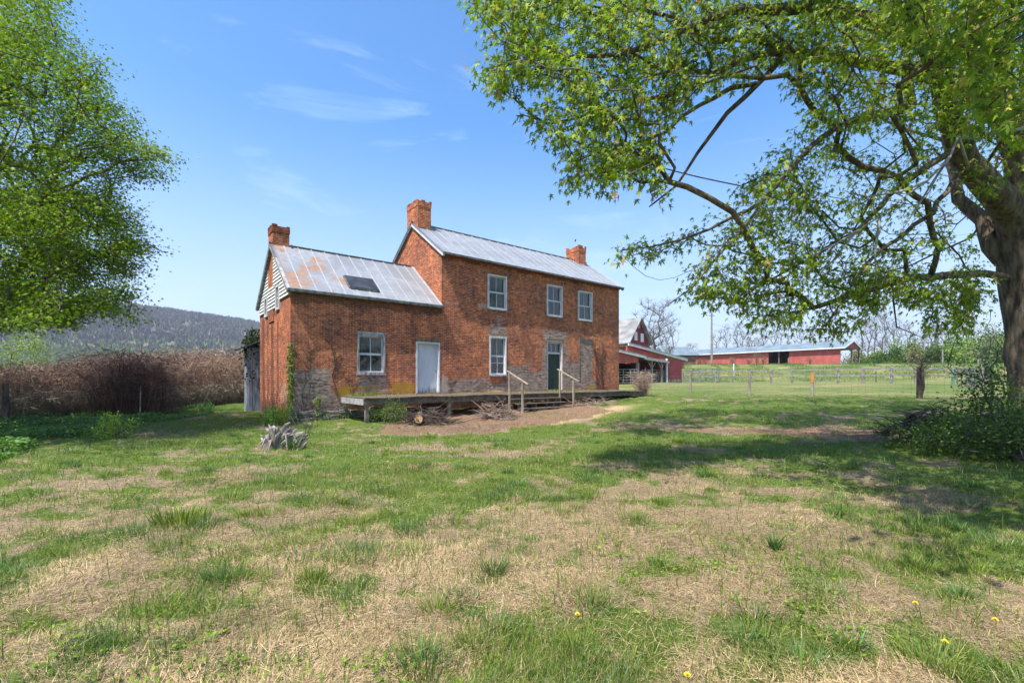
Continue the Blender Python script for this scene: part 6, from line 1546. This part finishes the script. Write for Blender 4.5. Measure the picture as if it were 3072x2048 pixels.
def longshed():
    th = math.atan2(.816, -.578); P0 = np.array([59.6, 83.0]); al = np.array([-.578, .816]); wd = np.array([.816, .578])
    B = thing('long_red_shed', 'long low red shed with pale metal roof on the grassy bank', 'shed', (0, 0, 0)); zb = 3.2; eh = 7.45
    def pt(a, w, z): p = P0 + al * a + wd * w; return (p[0], p[1], z)
    def wall(a0, a1, z0, z1, name, mat='redwall', w=0):
        m = MB(); m.face([pt(a0, w, z0), pt(a1, w, z0), pt(a1, w, z1), pt(a0, w, z1)]); m.face([pt(a0, w + .15, z1), pt(a1, w + .15, z1), pt(a1, w + .15, z0), pt(a0, w + .15, z0)])
        for A in (a0, a1): m.face([pt(A, w, z0), pt(A, w + .15, z0), pt(A, w + .15, z1), pt(A, w, z1)])
        m.face([pt(a0, w, z1), pt(a1, w, z1), pt(a1, w + .15, z1), pt(a0, w + .15, z1)]); m.build(name, M[mat], B)
    def au(u):  # along coordinate for pixel u on front wall
        k = (u - 1536) / F; return (k * P0[1] - P0[0]) / (al[0] - k * al[1])
    W = 7.1; aL = au(2074); g1, g0 = au(2368), au(2305)
    wall(0, g1, zb, eh, 'wall'); wall(g0, aL, zb, eh, 'wall')
    wall(g1, aL, zb, eh, 'wall', 'redwall2', W) ; wall(g1, g1 + .1, zb, eh, 'inner_shade_panel', 'redwall2')
    # roof
    pk = eh + 1.25; m = MB()
    for (w0, z0, w1, z1) in ((-.5, eh - .15, W / 2, pk), (W + .5, eh - .15, W / 2, pk)):
        m.face([pt(-.9, w0, z0), pt(aL + .5, w0, z0), pt(aL + .5, w1, z1), pt(-.9, w1, z1)]); m.face([pt(-.9, w0, z0 - .1), pt(aL + .5, w0, z0 - .1), pt(aL + .5, w1, z1 - .1), pt(-.9, w1, z1 - .1)])
    m.build('roof', M['shedroof'], B)
    m = MB().beam(pt(-.9, -.52, eh - .22), pt(aL + .5, -.52, eh - .22), .06, .2); m.build('eave_trim', M['whitetrim'], B)
    m = MB().beam(pt(-.95, -.5, eh - .2), pt(-.95, W / 2, pk - .05), .06, .22).beam(pt(-.95, W + .5, eh - .2), pt(-.95, W / 2, pk - .05), .06, .22); m.build('barge_board', M['whitetrim'], B)
    # gable: red triangle on posts
    m = MB(); m.face([pt(-.7, -.1, eh - .1), pt(-.7, W + .1, eh - .1), pt(-.7, W / 2, pk - .1)]); m.face([pt(-.6, -.1, eh - .1), pt(-.6, W / 2, pk - .1), pt(-.6, W + .1, eh - .1)]); m.build('gable', M['redwall'], B)
    m = MB().beam(pt(-.66, 0, eh - .2), pt(-.66, W, eh - .2), .12, .2); m.build('tie_beam', M['wood'], B)
    for w in (W * .5, W): MB().beam(pt(-.6, w, zb), pt(-.6, w, eh - .2), .22, .22).beam(pt(-.6, w, eh - 1.0), pt(-.6, w - 1.0, eh - .2), .12, .12).build('post', M['wood'], B)
    MB().beam(pt(g0 + 3 * (g1 - g0) / 6, .1, zb), pt(g0 + 3 * (g1 - g0) / 6, .1, eh), .15, .15).beam(pt(g1 - .2, W - .3, zb), pt(g1 - .2, W - .3, eh), .2, .2).build('post', M['wood'], B)
    # small neighbour at the left end
    x, y = wp(2045, 100), 100.0; q = thing('small_outbuilding', 'small brown outbuilding with pale blue metal roof at the left end of the shed', 'shed', (x, y, gz(x, y)), .15)
    MB().box(-3.4, 3.3, 0, 6, -.5, 2.5).build('wall', M['twigwall'], q)
    m = MB(); R1, R0 = 4.4, 2.35
    m.face([(-4, -.5, R0), (4.2, -.5, R0), (3.2, 3, R1), (-4, 3, R1)]); m.face([(-4, 6.5, R0), (-4, 3, R1), (3.2, 3, R1), (4.2, 6.5, R0)]); m.face([(4.2, -.5, R0), (4.2, 6.5, R0), (3.2, 3, R1)]); m.face([(-4, -.5, R0), (-4, 3, R1), (-4, 6.5, R0)])
    m.build('roof', M['shedroof'], q)
M['twigwall'] = simple('brown_weathered_wall', (.12, .05, .045), (.22, .12, .10), 2, .85, bstr=.2)
longshed()

# ------------------------------------------------------------------ far trees and hedge
def bare_tree(seed, h, r, n=70):
    g = np.random.default_rng(seed); T = bpy.data.objects.new('bare_tree', None); COL.objects.link(T)
    A = []
    while len(A) < n:
        z = g.uniform(.28, 1) * h; w = r * math.sin(min(1, (z / h - .2) / .8 * 1.05 + .12) * math.pi * .78) + .2; a = g.uniform(0, 6.28); q = w * g.random() ** .5; A.append([q * math.cos(a), q * math.sin(a), z])
    k = 5; seeds = [(0, 0, -.4)] + [(.12 * math.sin(i * 1.7 + seed), .1 * math.cos(i), h * .5 * i / k) for i in range(1, k + 1)]
    nodes, par, tips = grow(seeds, [-1] + list(range(k)), A, bf=.9, step=.8, jit=.035, seed=seed)
    # short end twigs
    m = len(tips); extra = []; ep = []
    o, _ = branch_mesh(nodes, par, tips, 'trunk', M['bark_far'], T, rtip=.018, expo=.47, k0=6, rmin=.016)
    tp = nodes[tips]; mm = m * 11; q = g.integers(0, len(nodes) - k, mm) + k; p0 = nodes[q]; d = g.normal(0, 1, (mm, 3)); d[:, 2] = abs(d[:, 2]) + .3; d /= np.linalg.norm(d, axis=1, keepdims=True); L_ = g.uniform(.4, 1.3, mm)[:, None]; sd = np.cross(d, g.normal(0, 1, (mm, 3))); sd /= np.linalg.norm(sd, axis=1, keepdims=True); sd *= .012
    V = np.stack([p0 - sd, p0 + sd, p0 + d * L_ + sd * .5, p0 + d * L_ - sd * .5], 1).reshape(-1, 3)
    npmesh('twigs', V, np.arange(mm * 4).reshape(-1, 4), 4, M['cane'], T, cols=np.tile(np.array([[.15, .12, .10]]), (mm * 4, 1)))
    return T
protos = [bare_tree(71, 10, 2.0, 80), bare_tree(72, 11, 1.3, 70), bare_tree(73, 9, 3.0, 150), bare_tree(74, 12, 1.1, 60)]
used = [False] * 4
def place_tree(k, u, Z, s, label, group='bare trees along the skyline', wide=1.0, rot=0.):
    if not used[k]: o = protos[k]; used[k] = True
    else: o = copy_tree(protos[k])
    x = wp(u, Z); o.location = (x, Z, gz(x, Z)); s *= .9; o.scale = (s * wide, s * wide, s); o.rotation_euler = (0, 0, rot); setp(o, label, 'tree', group)
ordn = ['first', 'second', 'third', 'fourth', 'fifth', 'sixth', 'seventh', 'eighth', 'ninth', 'tenth', 'eleventh', 'twelfth', 'thirteenth', 'fourteenth', 'fifteenth', 'sixteenth']
place_tree(2, 1962, 74, 1.25, 'largest bare tree, wide crowned, just right of the red barn gable', wide=1.15)
place_tree(0, 2008, 92, 1.0, 'slender bare tree between the barn and the small outbuilding')
place_tree(2, 2075, 118, .72, 'low bare tree behind the roof of the small outbuilding', rot=2)
rs = random.Random(3)
for i, u in enumerate((2155, 2180, 2212, 2238, 2262, 2290, 2322, 2350, 2372, 2400, 2432, 2470, 2500)):
    place_tree((0, 3, 1, 0, 2, 1, 3, 0)[i % 8], u, rs.uniform(112, 128), rs.uniform(.85, 1.15), '%s bare tree from the left behind the long red shed roof' % ordn[i], rot=rs.uniform(0, 6))
for i, u in enumerate((2586, 2606, 2625, 2648, 2668, 2692, 2722, 2752, 2785, 2812, 2850, 2884, 2915)):
    place_tree((3, 1, 3, 1, 0, 3, 1, 0, 2)[i % 9], u, rs.uniform(94, 112), rs.uniform(.95, 1.3) * (1 if i < 6 else .85), '%s leafless tree from the left in the row right of the shed' % ordn[i], rot=rs.uniform(0, 6))
hc = [flatcol((.09, .15, .03), (.20, .28, .06)), flatcol((.13, .22, .03), (.28, .38, .06)), flatcol((.12, .13, .06), (.24, .24, .11)), flatcol((.045, .09, .02), (.11, .17, .04))]
hed = [(2575, 98, 3.2, 3.4, 2, 'olive bush right beside the open gable of the red shed'), (2625, 96, 3.4, 2.8, 0, 'grey green bush at the foot of the clustered bare trunks'), (2672, 90, 3.0, 3.2, 3, 'dark green bush below the tallest bare trees'), (2715, 94, 3.4, 5.8, 0, 'tall pointed green bush in the hedge right of the shed'), (2765, 88, 3.2, 4.4, 2, 'dull olive bush above the twiggy fence post'),
       (2815, 86, 3.4, 4.2, 3, 'dark bush left of the pair of pale posts'), (2852, 90, 3.6, 5.6, 0, 'rounded grey green bush between the pair of pale posts'), (2895, 84, 3.4, 5.0, 1, 'bright green bush directly behind the right pale post'), (2940, 80, 3.6, 4.2, 1, 'lime green bush right of the pale posts'), (2985, 76, 3.6, 4.6, 1, 'yellow green bush glimpsed left of the maple trunk'), (3040, 70, 3.8, 4.6, 0, 'green bush at the right edge beyond the maple trunk')]
for i, (u, Z, r_, h_, c_, lab) in enumerate(hed):
    shrub('hedge_bush', lab, 'bush', wp(u, Z), Z, r_, 2.6, h_ * 1.12, 150, 22, (.22, .42), OVAL, hc[c_], 80 + i, .42, group='green bushes in the far hedge', rtip=.02)
shrub('leafing_tree', 'pale green tree coming into leaf beyond the hedge near the maple trunk', 'tree', wp(2960, 62), 62, 2.4, 2.2, 7.6, 150, 12, (.16, .28), OVAL, flatcol((.12, .16, .08), (.24, .28, .14)), 99, .4, zlow=2.5, rtip=.02)
for i, (u, h_) in enumerate(((2098, 1.4), (2116, 1.2), (2198, 1.5), (2248, 1.3), (2270, 3.0), (2290, 2.0), (2430, 1.5))):
    x, y = wp(u, 79), 79; o = canes('dry_weed', '%s dry weed from the left against the red shed wall' % ordn[i], 26, lambda n, g: (x + g.normal(0, .16, n), y + g.normal(0, .1, n), 1 + 0 * g.random(n)), lambda a, b, g: g.uniform(.5, 1, len(a)) * h_, ccol((.10, .09, .05), (.24, .20, .12)), 100 + i, rad=.02, kind=None, cat='weed'); o['group'] = 'dry weeds against the shed'

# ------------------------------------------------------------------ air
hz = MB().box(-2400, 2400, -300, 2350, -12, 215).build('haze', None, None); setp(hz, kind='stuff'); hz['label'] = 'thin bluish spring haze'; hz['category'] = 'haze'
m, nt, bs = newmat('haze'); nt.nodes.remove(bs); v = N(nt, 'ShaderNodeVolumePrincipled'); v.inputs['Density'].default_value = .00022; v.inputs['Color'].default_value = (.78, .86, 1, 1); v.inputs['Anisotropy'].default_value = .2
L(nt, v.outputs[0], nt.nodes['Material Output'].inputs['Volume']); hz.data.materials.append(m)
